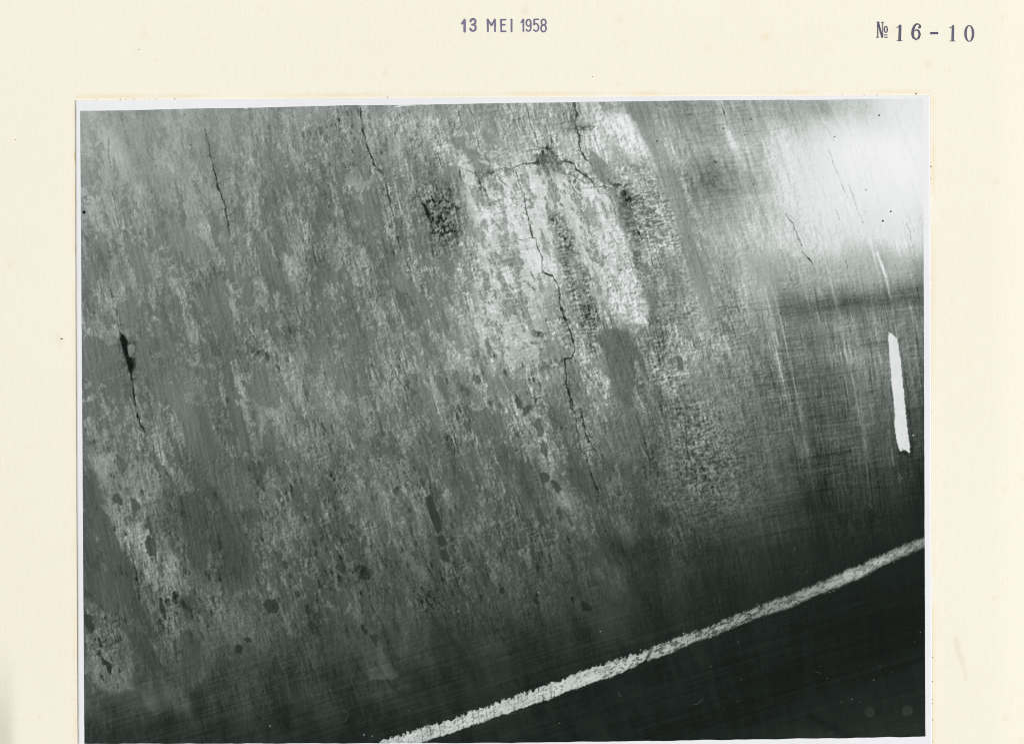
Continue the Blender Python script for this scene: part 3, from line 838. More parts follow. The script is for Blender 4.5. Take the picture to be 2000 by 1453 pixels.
# general teeth at the sides of the bright middle
tm_ = np.exp(-(((x - 1000 - 0.25 * (y - 500)) / 170) ** 2)) * sstep(230, 330, y) * sstep(760, 620, y)
T += tm_ * (sstep(0.42, 0.6, fbm(x / 11, w / 3.0, 231, 3, .6)) - .6) * 30 * (1 - 0.8 * skin) * np.clip(R * 1.3, 0, 1)
# extra crusty relief lower right centre
cr_ = np.exp(-(((x - 1380) / 110) ** 2 + ((y - 900) / 110) ** 2))
T += cr_ * (sstep(.38, .62, fbm(x / 6, w / 4.0, 236, 3, .65)) - .5) * 36
T += .55 * SCAB * ((sstep(.36, .66, fbm(u / 4, y / 12, 471, 4, .65)) - .62) * 84 * (.5 + vn(x / 20, y / 26, 478)) + E * 10)

# long scratches on the right: pale and dark hairlines down the strokes, and across them
rw = sstep(1330, 1520, x) * sstep(470, 640, y) * sstep(1240, 930, y + 0.25 * (x - 1500))
sc1 = sstep(0.70, 0.95, vn(u / 3.0, y / 150, 241)) * (0.25 + vn(u / 30, y / 45, 242))
sc2 = sstep(0.72, 0.95, vn(u / 2.6, y / 190, 243)) * vn(u / 30, y / 60, 244)
sc3 = sstep(0.62, 0.92, vn(x / 110, w / 2.4, 245)) * (0.2 + vn(x / 60, y / 40, 246))
sc4 = sstep(0.62, 0.92, vn(x / 90, w / 2.4, 247)) * (0.2 + vn(x / 60, y / 40, 248))
amp_s = np.clip(B / 95, .25, 1.2)
T += rw * amp_s * (30 * sc1 - 20 * sc2 + 15 * sc3 - 14 * sc4)
band = fbm(u / 24, y / 260, 249, 3)
T += rw * amp_s * (band - .5) * 42
# brushed streaks upper right
uw = sstep(1180, 1330, x) * sstep(560, 450, y)
ub = (x - 0.36 * (y - 300))
T += uw * (fbm(ub / 9, y / 130, 251, 3) - .5) * 40 * sstep(1640, 1420, x)
T += uw * (fbm(ub / 20, y / 170, 255, 2) - .5) * 34 * sstep(1560, 1400, x)
T += sstep(1250, 1400, x) * sstep(600, 300, y) * sstep(1540, 1460, x) * (vn(x / 26, w / 2.4, 257) - .5) * 22
# speckle in the burnt-out corner
sp = sstep(0.83, 0.95, vn(x / 2.6, y / 2.6, 261)) * sstep(0.4, 0.8, vn(x / 30, y / 30, 262))
T -= sp * 22 * sstep(1450, 1560, x) * sstep(620, 420, y)
T -= sstep(0.80, 0.95, vn(x / 3.2, y / 2.4, 263)) * 26 * sstep(1460, 1540, x) * sstep(440, 520, y) * sstep(640, 560, y)
# fine scrape lines across the bottom
T += sstep(1150, 1300, y + 0.1 * (x - 900)) * (fbm(x / 120, (y + 0.30 * (x - 900)) / 2.6, 265, 3) - .5) * 16 * np.clip(B / 50, .2, 1.2)
T += sstep(1100, 1300, y) * (fbm(u / 14, y / 60, 267, 4, .6) - .5) * 13 * np.clip(B / 50, .2, 1.2)
T += (fbm(u / 60, y / 300, 269, 2) - .5) * 14 * np.clip(B / 110, .1, 1) * sstep(1600, 1400, x)

# --- pale strokes
def line_mask(pts, wds, soft=0.8, jit=1.0):
    xs = [p[0] for p in pts]; ys = [p[1] for p in pts]
    m = max(wds) + soft * 2 + 8
    sj, si = window(min(xs) - m, min(ys) - m, max(xs) + m, max(ys) + m)
    X = x[sj, si] + jx[sj, si] * 0.45 * jit + jit * 2.2 * (vn(x[sj, si] / 3.3, y[sj, si] / 3.3, 281) - .5)
    Y = y[sj, si] + jy[sj, si] * 0.35 * jit
    best = np.full(X.shape, -1e9, np.float32)
    n = len(pts)
    for i in range(n - 1):
        ax, ay = pts[i]; bx, by = pts[i + 1]
        dx, dy = bx - ax, by - ay
        t_ = np.clip(((X - ax) * dx + (Y - ay) * dy) / (dx * dx + dy * dy + 1e-9), 0, 1)
        best = np.maximum(best, (wds[i] + (wds[i + 1] - wds[i]) * t_) * 0.5 - np.hypot(X - ax - t_ * dx, Y - ay - t_ * dy))
    return sj, si, sstep(-soft, soft, best)

def pale(pts, wd, delta, soft=2.5):
    n = len(pts)
    sj, si, m = line_mask(pts, [wd * (0.5 + 0.5 * math.sin(math.pi * (k_ + .5) / n)) for k_ in range(n)], soft, 0.8)
    br = 0.45 + 0.9 * vn(u[sj, si] / 3, y[sj, si] / 26, 283)
    T[sj, si] += m * delta * br
for a in [
    ([(1698,470),(1712,520),(1722,560)], 5, 40), ([(1712,495),(1730,540),(1744,598)], 6, 46), ([(1720,560),(1736,620),(1742,650)], 4, 30),
    ([(1620,545),(1630,580),(1640,620)], 7, 26), ([(1596,560),(1612,592)], 4, 26), ([(1450,540),(1462,620)], 6, 24), ([(1440,560),(1452,600)], 8, 18),
    ([(1752,640),(1765,700),(1775,760)], 5, 22), ([(1780,600),(1795,660)], 7, 26), ([(1640,640),(1655,700),(1668,750)], 4, 30), ([(1512,650),(1520,672)], 4, 34),
    ([(1515,690),(1530,740),(1545,800)], 10, 22), ([(1625,750),(1636,800)], 3, 30), ([(1675,800),(1690,870),(1700,990)], 4, 26), ([(1735,840),(1745,910)], 4, 34),
    ([(1690,980),(1703,990)], 3, 18), ([(1650,600),(1660,690)], 3, 20), ([(1560,760),(1575,880)], 12, 14), ([(1545,840),(1568,890)], 16, 16),
    ([(1130,240),(1170,330)], 5, 14), ([(1285,210),(1320,300),(1340,350)], 5, 26), ([(1330,350),(1345,390)], 5, 26), ([(1425,260),(1455,330)], 8, 26),
    ([(1595,205),(1610,240)], 4, 20), ([(1620,200),(1640,240)], 4, 18), ([(1452,410),(1465,450)], 4, 20), ([(160,890),(250,910)], 14, 8),
    ([(1310,735),(1370,725)], 4, 20),([(1250,720),(1272,780)], 8, 20), ([(440,1000),(480,1060)], 3, 10),
    ([(1710,480),(1725,530),(1736,575)], 3, 30), ([(1560,1330),(1640,1320)], 3, 0),
]:
    pale(*a)
for a in [([(1567,680),(1578,740),(1592,810),(1604,880)], 2.0, -26), ([(1604,880),(1615,960)], 1.6, -14), ([(1545,690),(1555,760),(1570,860)], 1.6, -14),
          ([(1300,250),(1325,310),(1338,345)], 3, -24), ([(1650,660),(1665,720)], 1.8, -16), ([(1790,560),(1803,620)], 3, -16),
          ([(750,1235),(772,1310)], 4, -14), ([(730,1290),(770,1345)], 5, -12)]:
    pale(a[0], a[1], a[2], 1.2)

# hairline scratches on the right, down the strokes and across them
rh = random.Random(21)
for _ in range(120):
    cx, cy = rh.uniform(1470, 1800), rh.uniform(600, 1010)
    if rh.random() < .30: cy = rh.uniform(640, 820)
    L = rh.uniform(30, 170); sl_ = rh.uniform(.11, .16) + (1650 - cx) * .0002
    k_ = min(1, max(.25, (1120 - cy) / 380))
    pale([(cx - sl_ * L / 2, cy - L / 2), (cx, cy), (cx + sl_ * L / 2, cy + L / 2)], rh.uniform(1.0, 2.2), k_ * (rh.uniform(10, 30) if rh.random() < .62 else -rh.uniform(10, 22)), 0.9)
for _ in range(110):
    cx, cy = rh.uniform(1440, 1800), rh.uniform(230, 570)
    L = rh.uniform(30, 120); sl_ = rh.uniform(.24, .40)
    pale([(cx - sl_ * L / 2, cy - L / 2), (cx, cy), (cx + sl_ * L / 2, cy + L / 2)], rh.uniform(1.0, 3.0), rh.choice([-1, -1, 1]) * rh.uniform(5, 14), 1.2)
for _ in range(120):
    cx, cy = rh.uniform(1440, 1790), rh.uniform(580, 1010)
    L = rh.uniform(40, 200); sl_ = rh.uniform(-.20, .06)
    k_ = min(1, max(.25, (1120 - cy) / 380))
    pale([(cx - L / 2, cy - sl_ * L / 2), (cx, cy + rh.uniform(-1, 1)), (cx + L / 2, cy + sl_ * L / 2)], rh.uniform(.9, 1.7), k_ * (rh.uniform(6, 18) if rh.random() < .55 else -rh.uniform(6, 16)), 0.9)
# narrow upright chips and pale scrapes in the lower left and lower centre
for _ in range(170):
    cx, cy = rh.uniform(170, 1120), rh.uniform(820, 1230)
    if cy > 1330 - .2 * cx: continue
    L = rh.uniform(8, 34); dk = rh.random() < .6
    pale([(cx - .22 * L / 2, cy - L / 2), (cx, cy), (cx + .22 * L / 2, cy + L / 2)], rh.uniform(2.0, 4.5) if dk else rh.uniform(1.2, 2.4), -rh.uniform(14, 26) if dk else rh.uniform(10, 20), 1.0)
# torn pits scattered in clusters
for (x0, y0, x1, y1, n) in ((590, 215, 860, 330, 70), (215, 890, 335, 1160, 80), (870, 690, 1100, 900, 80), (470, 880, 630, 1140, 40),
                            (600, 1040, 780, 1170, 40), (165, 1190, 270, 1360, 36), (300, 1100, 420, 1230, 40), (440, 640, 660, 860, 40), (165, 600, 300, 900, 30), (620, 860, 900, 1180, 110), (860, 980, 1120, 1180, 60), (380, 860, 560, 1120, 50)):
    for _ in range(n):
        cx, cy = rh.uniform(x0, x1), rh.uniform(y0, y1)
        r = rh.choice([.9, 1.2, 1.6, 2.2, 3.0])
        sj, si = window(cx - 12, cy - 16, cx + 12, cy + 16)
        q_ = np.hypot((x[sj, si] - cx - .22 * (y[sj, si] - cy) + .35 * jx[sj, si]) / r, (y[sj, si] - cy + .35 * jy[sj, si]) / (r * 2.3))
        T[sj, si] -= sstep(1.25, .7, q_) * np.clip(B[sj, si] * .24, 6, 34) * (1 - .9 * SK[sj, si])

# crumbled, torn-up coating round the breaks
def crumble(cx, cy, rx, ry, amp, lean=.2, scale=4.0):
    sj, si = window(cx - 2.6 * rx - 6, cy - 2.6 * ry, cx + 2.6 * rx + 6, cy + 2.6 * ry)
    X, Y = x[sj, si], y[sj, si]
    g_ = np.exp(-(((X - cx - lean * (Y - cy)) / rx) ** 2 + ((Y - cy) / ry) ** 2))
    scale = 7 if amp == 16 else scale
    n_c = fbm((X + .4 * jx[sj, si]) / scale, (Y + .4 * jy[sj, si]) / (scale * 1.3), 601, 4, .62)
    T[sj, si] -= amp * g_ * (sstep(.47, .57, n_c) * 1.15 - .25)
for a_ in ((1140,345,24,12,60),(1152,364,18,10,60),(1115,347,12,16,55),(1125,218,9,14,55),(1135,252,22,7,55),(1068,318,34,26,22),(1392,350,60,40,16),(1060,292,18,12,60),(1010,332,16,5,50),(975,345,14,8,40),(1078,276,8,16,45),(1036,321,24,6,50),
           (955,338,14,8,45),(940,366,8,24,60),(903,348,12,8,45),(1030,402,15,24,60),(1085,432,20,12,60),(1108,472,20,26,50),(1104,622,10,42,50),(1112,762,9,34,50),(1100,705,26,6,40),
           (1150,872,14,24,35),(1226,386,9,20,70),(1255,458,16,22,65),(1216,362,22,8,60),(1200,355,14,10,45),(247,700,14,44,30),(277,832,9,26,32),(738,332,14,14,40),(758,372,14,20,35),
           (500,690,24,12,35),(858,425,34,60,46),(840,385,24,40,34),(875,460,30,30,36),(885,400,16,20,45),(1370,900,40,50,30),(1052,652,16,6,50),(1040,672,14,5,40),(1075,715,24,8,40),(600,640,10,40,26),(880,860,14,30,28),(800,760,12,30,26),
           (1215,275,10,22,50),(1195,262,12,12,40),(1222,330,20,10,40),(1290,640,30,20,30),(1405,640,20,26,30),(1400,700,22,22,30),(830,1170,22,26,22),(700,1120,34,22,22),(420,1180,30,30,22),(340,1180,26,30,24),(200,1260,30,40,22)):
    crumble(*a_)

# --- cracks
def crack(pts, wd, dark, label=None, soft=0.7, name="crack", light=10.0):
    rr = random.Random(int(pts[0][0] * 13 + pts[0][1]))
    n = len(pts)
    if not isinstance(wd, (list, tuple)):
        wd = [wd] * n
        wd[0] *= 0.6; wd[-1] *= 0.4
    q, wds = [], []
    for (p0, w0), (p1, w1) in zip(zip(pts[:-1], wd[:-1]), zip(pts[1:], wd[1:])):
        L = math.hypot(p1[0] - p0[0], p1[1] - p0[1])
        k_ = max(1, int(L / 5.5))
        for i in range(k_):
            t_ = i / k_
            j_ = 0.0 if i == 0 else 1.1
            q.append((p0[0] + (p1[0] - p0[0]) * t_ + rr.uniform(-j_, j_), p0[1] + (p1[1] - p0[1]) * t_ + rr.uniform(-j_, j_) * .5))
            wds.append((w0 + (w1 - w0) * t_) * rr.choice([.45, .65, .8, .95, 1.1]))
    q.append(pts[-1]); wds.append(wd[-1])
    pts = q
    n = len(pts)
    # torn spurs and crumbled edges along the wider cracks
    if max(wd) >= 2.3 and light > 5:
        for (px, py), w_ in zip(pts[1:-1], wds[1:-1]):
            if rr.random() < .42:
                L = rr.uniform(3, 12) * rr.choice([-1, 1])
                sj, si, m0 = line_mask([(px, py), (px + L * .5, py + rr.uniform(-2, 1)), (px + L, py - .18 * L + rr.uniform(-2, 2))], [w_ * .7, w_ * .5, .4], .8, 1.2)
                T[sj, si] -= m0 * np.clip(T[sj, si] * .38, 6, 60)
            if rr.random() < .25:
                sj, si = window(px - 14, py - 14, px + 14, py + 14)
                T[sj, si] -= 20 * np.exp(-(((x[sj, si] - px - rr.uniform(-2, 4)) / 4) ** 2 + ((y[sj, si] - py) / 6) ** 2)) * sstep(.4, .65, f_mid[sj, si]) * np.clip(B[sj, si] / 120, .3, 1.2)
    wds = [w_ * 1.15 for w_ in wds]
    # lit lip on the right-hand side of the crack
    sj, si, m2 = line_mask([(px + 2.4, py - 0.6) for px, py in pts], [w_ * 0.9 for w_ in wds], 1.0, 1.0)
    T[sj, si] += m2 * light * np.clip(B[sj, si] / 120, .2, 1.3)
    sj, si, m = line_mask(pts, wds, soft, 1.0)
    mlab = m
    m = m * np.clip(.45 + .75 * vn(x[sj, si] / 9, y[sj, si] / 9, 661), 0, 1)
    T[sj, si] = T[sj, si] * (1 - m) + np.minimum(dark, T[sj, si] - 12) * m
    if name:
        marks.append((name, label))
        LAB[sj, si] = np.where(mlab > 0.3, len(marks), LAB[sj, si])

crack([(381,218),(390,238),(400,252)], 1.6, 112)
crack([(400,252),(406,275),(411,300),(415,317),(418,330),(421,342),(425,360),(432,382),(440,402),(442,422),(446,440),(449,462)], [1.2,1.6,2,2.4,3,3.4,2.8,2.6,3.0,2.4,2,1], 42, "long dark crack left of the top centre")
crack([(214,270),(212,300),(215,318),(218,330)], 1.7, 104)
crack([(214,365),(221,378),(224,387),(225,402),(227,420),(233,438),(236,452)], 1.6, 96)
crack([(179,490),(182,515),(190,530),(194,550),(198,565),(202,577)], 1.8, 90)
crack([(216,562),(222,600),(229,610),(232,640),(237,652)], [1.2,1.8,2.4,2,2.6], 62)
crack([(256,733),(260,752),(261,765),(262,777),(266,792)], [3,2.8,3.6,2.4,1.6], 34)
crack([(268,808),(272,820),(276,832),(283,843)], [1.5,4,4.5,3], 30)
pale([(254,777),(262,800),(267,825),(273,840),(279,847)], 3.0, 46, 1.0)
crack([(276,850),(281,864),(284,878)], 1.4, 76)
crack([(705,212),(707,242),(711,262),(717,285),(725,307),(730,322)], [2,2.2,3.4,2.8,3,4.5], 46, "dark crack running from the top edge")
crack([(730,322),(744,335),(751,352),(756,370),(762,400),(767,415),(771,430),(775,442)], [3.5,3,2.4,2.8,2.4,2,1.8,1], 62)
crack([(891,206),(897,225),(902,240),(899,251),(891,255)], 2.0, 84)
crack([(890,236),(886,248),(886,262)], 1.7, 86)
crack([(912,206),(925,227),(930,245),(934,270)], 1.9, 98)
crack([(1029,206),(1032,230),(1039,252),(1046,265),(1050,277),(1062,287)], 1.9, 92)
crack([(1076,290),(1078,275),(1075,262)], 1.6, 98)
crack([(1121,201),(1127,225),(1124,242),(1129,255),(1131,277),(1134,295),(1144,312),(1154,321)], [3.6,3,2.6,2.4,2.8,2.8,3,2], 62, "crack dropping from the top edge to the star-shaped break")
crack([(1124,244),(1140,250),(1162,248),(1150,257)], 1.8, 96)
crack([(1000,331),(1010,325),(1020,321),(1042,320),(1052,314)], [1.2,2,2.2,2.8,3.2], 70)
crack([(1092,310),(1097,315),(1112,317),(1122,322),(1126,332),(1140,342),(1152,350),(1158,356),(1162,366)], [3,3.2,3.4,3.4,3.6,4.2,3.4,3,1.4], 58, "thick branch crack right of the star-shaped break")
crack([(1162,366),(1170,378),(1185,380)], 1.3, 120)
crack([(1006,334),(1012,350),(1019,370),(1024,382)], 2.0, 100)
crack([(1024,384),(1026,407),(1034,440),(1040,464),(1046,467)], 2.2, 84)
crack([(1000,466),(1020,468),(1040,465)], 1.3, 120)
crack([(1046,466),(1050,485),(1059,507),(1059,527)], 2.2, 80)
crack([(1082,343),(1086,365),(1085,390)], 1.7, 112)
crack([(1064,534),(1072,538),(1080,539)], [2,4.2,3], 44)
crack([(1080,539),(1087,552),(1091,563),(1094,575),(1092,590),(1100,612),(1107,632),(1115,650),(1120,672),(1122,687)], [2.4,3,3,3.6,3,4,4.4,3.6,3,1.8], 42, "long wandering black crack down the middle")
crack([(1122,687),(1117,699),(1104,700),(1104,720),(1107,750),(1112,770),(1115,797),(1122,805),(1135,797)], [1.6,2,3.4,4,3.2,3.4,2.4,2,1.6], 44)
crack([(1135,797),(1139,822),(1143,845),(1150,862)], [2,3.4,3.4,2.4], 40)
crack([(1122,805),(1130,860),(1136,880),(1145,887),(1149,905),(1152,920),(1162,947),(1169,962),(1167,980)], [1,1.3,1.6,2,1.8,2.4,2.8,2.4,1.2], 40)
crack([(1150,862),(1165,882),(1175,908)], 1.8, 54)
crack([(1167,983),(1169,1000),(1185,1040),(1195,1055),(1207,1075)], 2.0, 50)
crack([(1337,824),(1341,850),(1341,867),(1345,892),(1356,907)], 2.0, 58)
crack([(1360,925),(1360,940),(1362,970)], 1.8, 52)
crack([(1055,720),(1085,718)], 1.8, 96)
crack([(1050,725),(1068,715),(1100,702)], 2.0, 90)
crack([(855,297),(857,310),(860,318),(862,330)], 2.4, 60)
crack([(896,330),(899,340),(900,348)], 2.2, 70)
crack([(872,350),(876,365),(882,380),(887,392)], 1.8, 76)
crack([(927,333),(935,350),(940,362),(947,372),(952,384)], 2.6, 66)
crack([(970,333),(973,345),(982,357),(995,366)], 1.7, 104)
crack([(825,398),(832,408),(838,422),(842,434)], [4,6,5,3], 34)
crack([(868,440),(880,448),(888,452),(898,444)], 2.2, 48)
crack([(1268,612),(1273,625),(1276,632)], 2.2, 76)
crack([(1268,624),(1270,650)], 1.3, 100)
crack([(1406,200),(1414,220),(1419,240)], 1.7, 92)
crack([(1410,228),(1416,248)], 1.0, 140)
crack([(1595,220),(1600,232),(1605,242),(1617,255),(1622,264),(1630,277)], 1.3, 188, light=4)
crack([(1632,262),(1645,287)], 1.1, 196, light=3)
crack([(1617,292),(1625,312),(1632,330),(1642,355),(1648,370),(1657,387)], 1.5, 168, light=4)
crack([(1657,360),(1669,392),(1676,415),(1685,437)], 1.4, 150, light=4)
crack([(1535,417),(1541,428),(1547,435),(1557,457),(1565,480)], [1.2,1.6,2.2,2.6,1.8], 84, "short dark crack in the pale corner")
crack([(1567,492),(1572,497),(1585,512),(1591,527)], 2.0, 84)
crack([(1772,435),(1780,470),(1789,505)], 1.4, 130)
crack([(1507,325),(1517,340),(1524,362)], 1.3, 170, light=4)
crack([(1565,408),(1568,415)], 1.4, 130)
crack([(1632,407),(1636,418),(1640,430)], 1.4, 140)
crack([(1705,555),(1710,572)], 1.6, 80)
crack([(1652,508),(1656,525)], 1.4, 100)
crack([(760,560),(772,590),(782,620),(790,660)], 1.9, 84)
crack([(790,690),(794,710),(800,728)], 1.9, 72)
crack([(770,720),(780,745),(792,760),(796,780),(806,800),(812,815)], 1.8, 72)
crack([(840,760),(850,790),(858,825)], 1.9, 66)
crack([(870,847),(880,855),(888,880),(890,905)], 2.4, 56)
crack([(815,820),(825,830),(838,850)], 1.8, 64)
crack([(835,880),(838,900)], 1.8, 60)
crack([(1005,952),(1018,985),(1028,1010),(1048,1035),(1062,1045)], 1.8, 56)
crack([(820,1070),(832,1100),(842,1120),(858,1150),(866,1160)], 1.8, 42)
crack([(880,1100),(895,1140),(905,1170)], 1.8, 48)
crack([(830,1165),(845,1185),(848,1192)], 2.2, 38)
crack([(855,1165),(862,1182),(872,1186)], 1.8, 40)
crack([(722,1175),(740,1205),(752,1225)], 2.2, 48)
crack([(545,530),(560,580),(575,620)], 1.4, 98)
crack([(360,640),(366,650)], 1.6, 80)
crack([(455,650),(468,695)], 1.5, 96)
crack([(487,642),(500,665),(520,692)], 1.8, 78)
crack([(620,395),(636,425),(645,435)], 1.8, 84)
crack([(725,1080),(740,1120)], 1.2, 60)
crack([(216,1220),(224,1240),(228,1258)], 1.8, 58)
crack([(630,1115),(660,1118)], 1.2, 60)
crack([(268,1195),(276,1212),(284,1232)], 1.2, 92)
crack([(882,680),(890,720)], 1.2, 90)

crack([(896,327),(912,333),(930,341)], 1.8, 100)
crack([(935,354),(945,341),(956,336),(968,333),(985,328),(1000,331)], 2.0, 96)
crack([(1000,331),(1004,340),(1008,346)], 2.0, 100)
crack([(1100,346),(1110,352),(1116,362),(1121,374)], 1.8, 104)
crack([(1097,338),(1106,341),(1118,343),(1130,350),(1142,360)], 1.8, 96)
crack([(1128,334),(1140,336),(1150,344)], 1.6, 100)
crack([(1162,366),(1180,364),(1198,370),(1214,378),(1228,396),(1236,420)], 2.2, 74)
crack([(1236,425),(1243,448),(1252,468)], 2.0, 70)
crack([(1059,527),(1062,532),(1064,534)], 1.8, 70)
crack([(1085,390),(1080,400)], 1.4, 110)
crack([(1279,480),(1284,505),(1290,520),(1296,528)], 1.6, 80)
crack([(905,414),(915,424),(912,434),(904,438)], 1.4, 96)
crack([(868,476),(885,464),(900,449)], 1.6, 80)
# the long dark bar in the lower middle and the two chips under it, printed darker than the grain around them
for pts_, tn_ in (([(830,972),(838,966),(846,973),(851,995),(859,1010),(863,1035),(855,1042),(848,1030),(840,1005)], 60),
                  ([(853,1047),(866,1044),(871,1056),(863,1068),(856,1060)], 60), ([(860,1075),(869,1072),(878,1088),(877,1099),(867,1093)], 60),
                  ([(825,932),(830,946),(829,956),(824,944)], 68)):
    sj, si = window(815, 920, 890, 1110)
    m = sstep(1.0, -1.0, polydist(pts_, x[sj, si] + .4 * jx[sj, si], y[sj, si] + .4 * jy[sj, si]))
    T[sj, si] = T[sj, si] * (1 - m) + (tn_ + 10 * (f_str[sj, si] - .5)) * m
# the gash at the left
sj, si = window(210, 620, 300, 770)
gpts = [(236,650),(243,655),(250,667),(248,676),(252,690),(257,700),(261,712),(258,733),(255,731),(247,708),(240,681),(234,662)]
d = polydist(gpts, x[sj, si] + .4 * jx[sj, si], y[sj, si] + .4 * jy[sj, si])
# pale flake lying in the gash, with a dark outline
fl = polydist([(249,674),(260,671),(265,678),(262,690),(260,698),(252,698),(250,686)], x[sj, si] + .4 * jx[sj, si], y[sj, si] + .4 * jy[sj, si])
f2 = polydist([(255,701),(264,700),(266,716),(262,722),(257,716)], x[sj, si] + .4 * jx[sj, si], y[sj, si] + .4 * jy[sj, si])
T[sj, si] += (sstep(2.6, 1.0, np.abs(fl - 0.5)) * -26)
m = sstep(1.5, -1.5, f2); T[sj, si] = T[sj, si] * (1 - m) + (62 + 40 * (f_mid[sj, si] - .5)) * m
m = sstep(2.5, -2.0, d); T[sj, si] = T[sj, si] * (1 - m) + (26 + 26 * (f_fine[sj, si] - .4)) * m
marks.append(("gash", "open black gash with a torn flake at the left edge"))
LAB[sj, si] = np.where((m > 0.4) | (f2 < 0), len(marks), LAB[sj, si])
m = sstep(0.8, -0.8, fl); T[sj, si] = T[sj, si] * (1 - m) + (118 + 60 * (f_mid[sj, si] - .5)) * m
marks.append(("torn_flake", None))
LAB[sj, si] = np.where(m > 0.5, len(marks), LAB[sj, si])
crack([(274,712),(284,720),(281,730)], 1.4, 84)

# smudge, black blot and pen tick at the upper left; small pinholes
glow_m = np.exp(-(((x - 169) / 9) ** 2 + ((y - 393) / 16) ** 2))
T -= glow_m * 55 * sstep(.35, .7, fbm(x / 5, y / 5, 291, 3))
T -= 40 * np.exp(-(((x - 174) / 6) ** 2 + ((y - 443) / 5) ** 2)) * sstep(.4, .7, fbm(x / 4, y / 4, 292, 3))
def dot(cx, cy, r, tone, name=None):
    sj, si = window(cx - r - 3, cy - r - 3, cx + r + 3, cy + r + 3)
    m = sstep(r + .8, r - .8, np.hypot(x[sj, si] - cx, y[sj, si] - cy))
    T[sj, si] = T[sj, si] * (1 - m) + tone * m
    if name:
        marks.append((name, None)); LAB[sj, si] = np.where(m > .5, len(marks), LAB[sj, si])
dot(164.3, 415, 2.9, 14, "dark_spot")
crack([(236,231),(240,235),(247,229)], 1.1, 90, name="pen_tick", label="small pen tick near the upper left corner", light=0)
for cx, cy, r in ((243.5,452,1.0),(338.5,515,1.2),(266.5,397,.9),(360,225,.9),(250.5,511,1.0),(1283,276,1.3),(1413,251.5,1.5),(1348.5,223.5,1.0),
                  (1472,360.5,1.3),(1717,226,1.5),(1629.7,268,1.1),(1691,371.5,1.0),(1724,432,1.8),(1739.5,413.5,1.4),(1466,233.5,1.5),(292.5,1052,1.5),
                  (1411,530,1.4),(1524,612,1.5),(935.5,958.5,1.0),(1455,264.5,.9),(372.5,284,1.0)):
    dot(cx, cy, r, 40)
rd = random.Random(3)
for _ in range(40):                                  # dust on the negative: pale pinpricks in the dark part
    cx, cy = rd.uniform(1180, 1800), rd.uniform(1060, 1430)
    if cy > 1500 - 0.36 * (cx - 735) + rd.uniform(-250, 60) - 100: 
        dot(cx, cy, rd.choice([.5, .6, .7, .9]), rd.choice([70, 90, 120, 150]))
for cx, cy, r, t_ in ((1783.5,850,1.4,225),(1151.5,858,1.2,220),(1327.5,858,1.2,200),(1051.5,1156.5,1.4,190),(895,1193,1.2,170),(1172.5,1232.5,1.2,160),
                      (1557,941,.9,170),(534.5,819,.9,190),(487,1203,.7,140),(711,1434,2.0,120),(727,1436,1.2,150),(799,1387,1.2,90),(1335,1236,1.4,190),
                      (1085,1358,1.6,170),(1092.5,1411,1.3,110),(527.5,1417,1.6,150),(516,1402,.8,130),(1706,1327,.9,170),(1615.5,1324,.8,140)):
    dot(cx, cy, r, t_)
for pts in ([(1753,938),(1757,926),(1760,933),(1755,942)], [(672,1387),(680,1392),(678,1402),(673,1408)], [(1353,1376),(1362,1374),(1373,1363)],
            [(1593,1313),(1599,1311),(1603,1315)], [(1717,1298),(1720,1302)], [(1208,1352),(1213,1360)]):
    sj, si, m = line_mask(pts, [1.1] * len(pts), .7, .3)
    T[sj, si] += m * 42
for cx, cy in ((1698, 1390), (1772, 1387)):           # two out-of-focus discs near the lower right corner
    m = sstep(11.5, 9.0, np.hypot(x - cx, y - cy)); T += m * 12
T += 12 * sstep(60, -60, (1395 - y) + 0.32 * (x - 1500) * -1 - 20) * sstep(1440, 1650, x) * 0.6
T -= 7 * np.exp(-(((y - 1418 - 0.5 * (x - 1620)) / 10) ** 2)) * sstep(1570, 1590, x) * sstep(1700, 1640, x)

# --- white chalk dash at the right
sj, si = window(1715, 635, 1800, 905)
jx2 = 3.2 * (fbm(x[sj, si] / 3.5, y[sj, si] / 3.5, 301, 2) - .5)
d = polydist([(1735,649),(1741,651),(1752,662),(1755,680),(1759,705),(1761,725),(1763,747),(1766,770),(1769,807),(1771,832),(1773,843),(1777,870),(1776,885),
              (1768,879),(1757,881),(1751,862),(1747,835),(1747,812),(1745,780),(1741,750),(1739,720),(1736,690),(1735,665)], x[sj, si] + jx2, y[sj, si] + jx2)
m = sstep(1.0, -1.0, d)
B[sj, si] -= 0
T[sj, si] -= 14 * np.exp(-((d - 5) / 5) ** 2) * (x[sj, si] > 1755)
ctone = 221 + 16 * (fbm(x[sj, si] / 6, y[sj, si] / 14, 303, 3) - .5) - 60 * sstep(.66, .8, vn(x[sj, si] / 3, y[sj, si] / 3, 304)) * sstep(868, 880, y[sj, si])
T[sj, si] = T[sj, si] * (1 - m) + ctone * m
marks.append(("white_dash", "short white chalk dash at the right edge"))
LAB[sj, si] = np.where(m > .4, len(marks), LAB[sj, si])

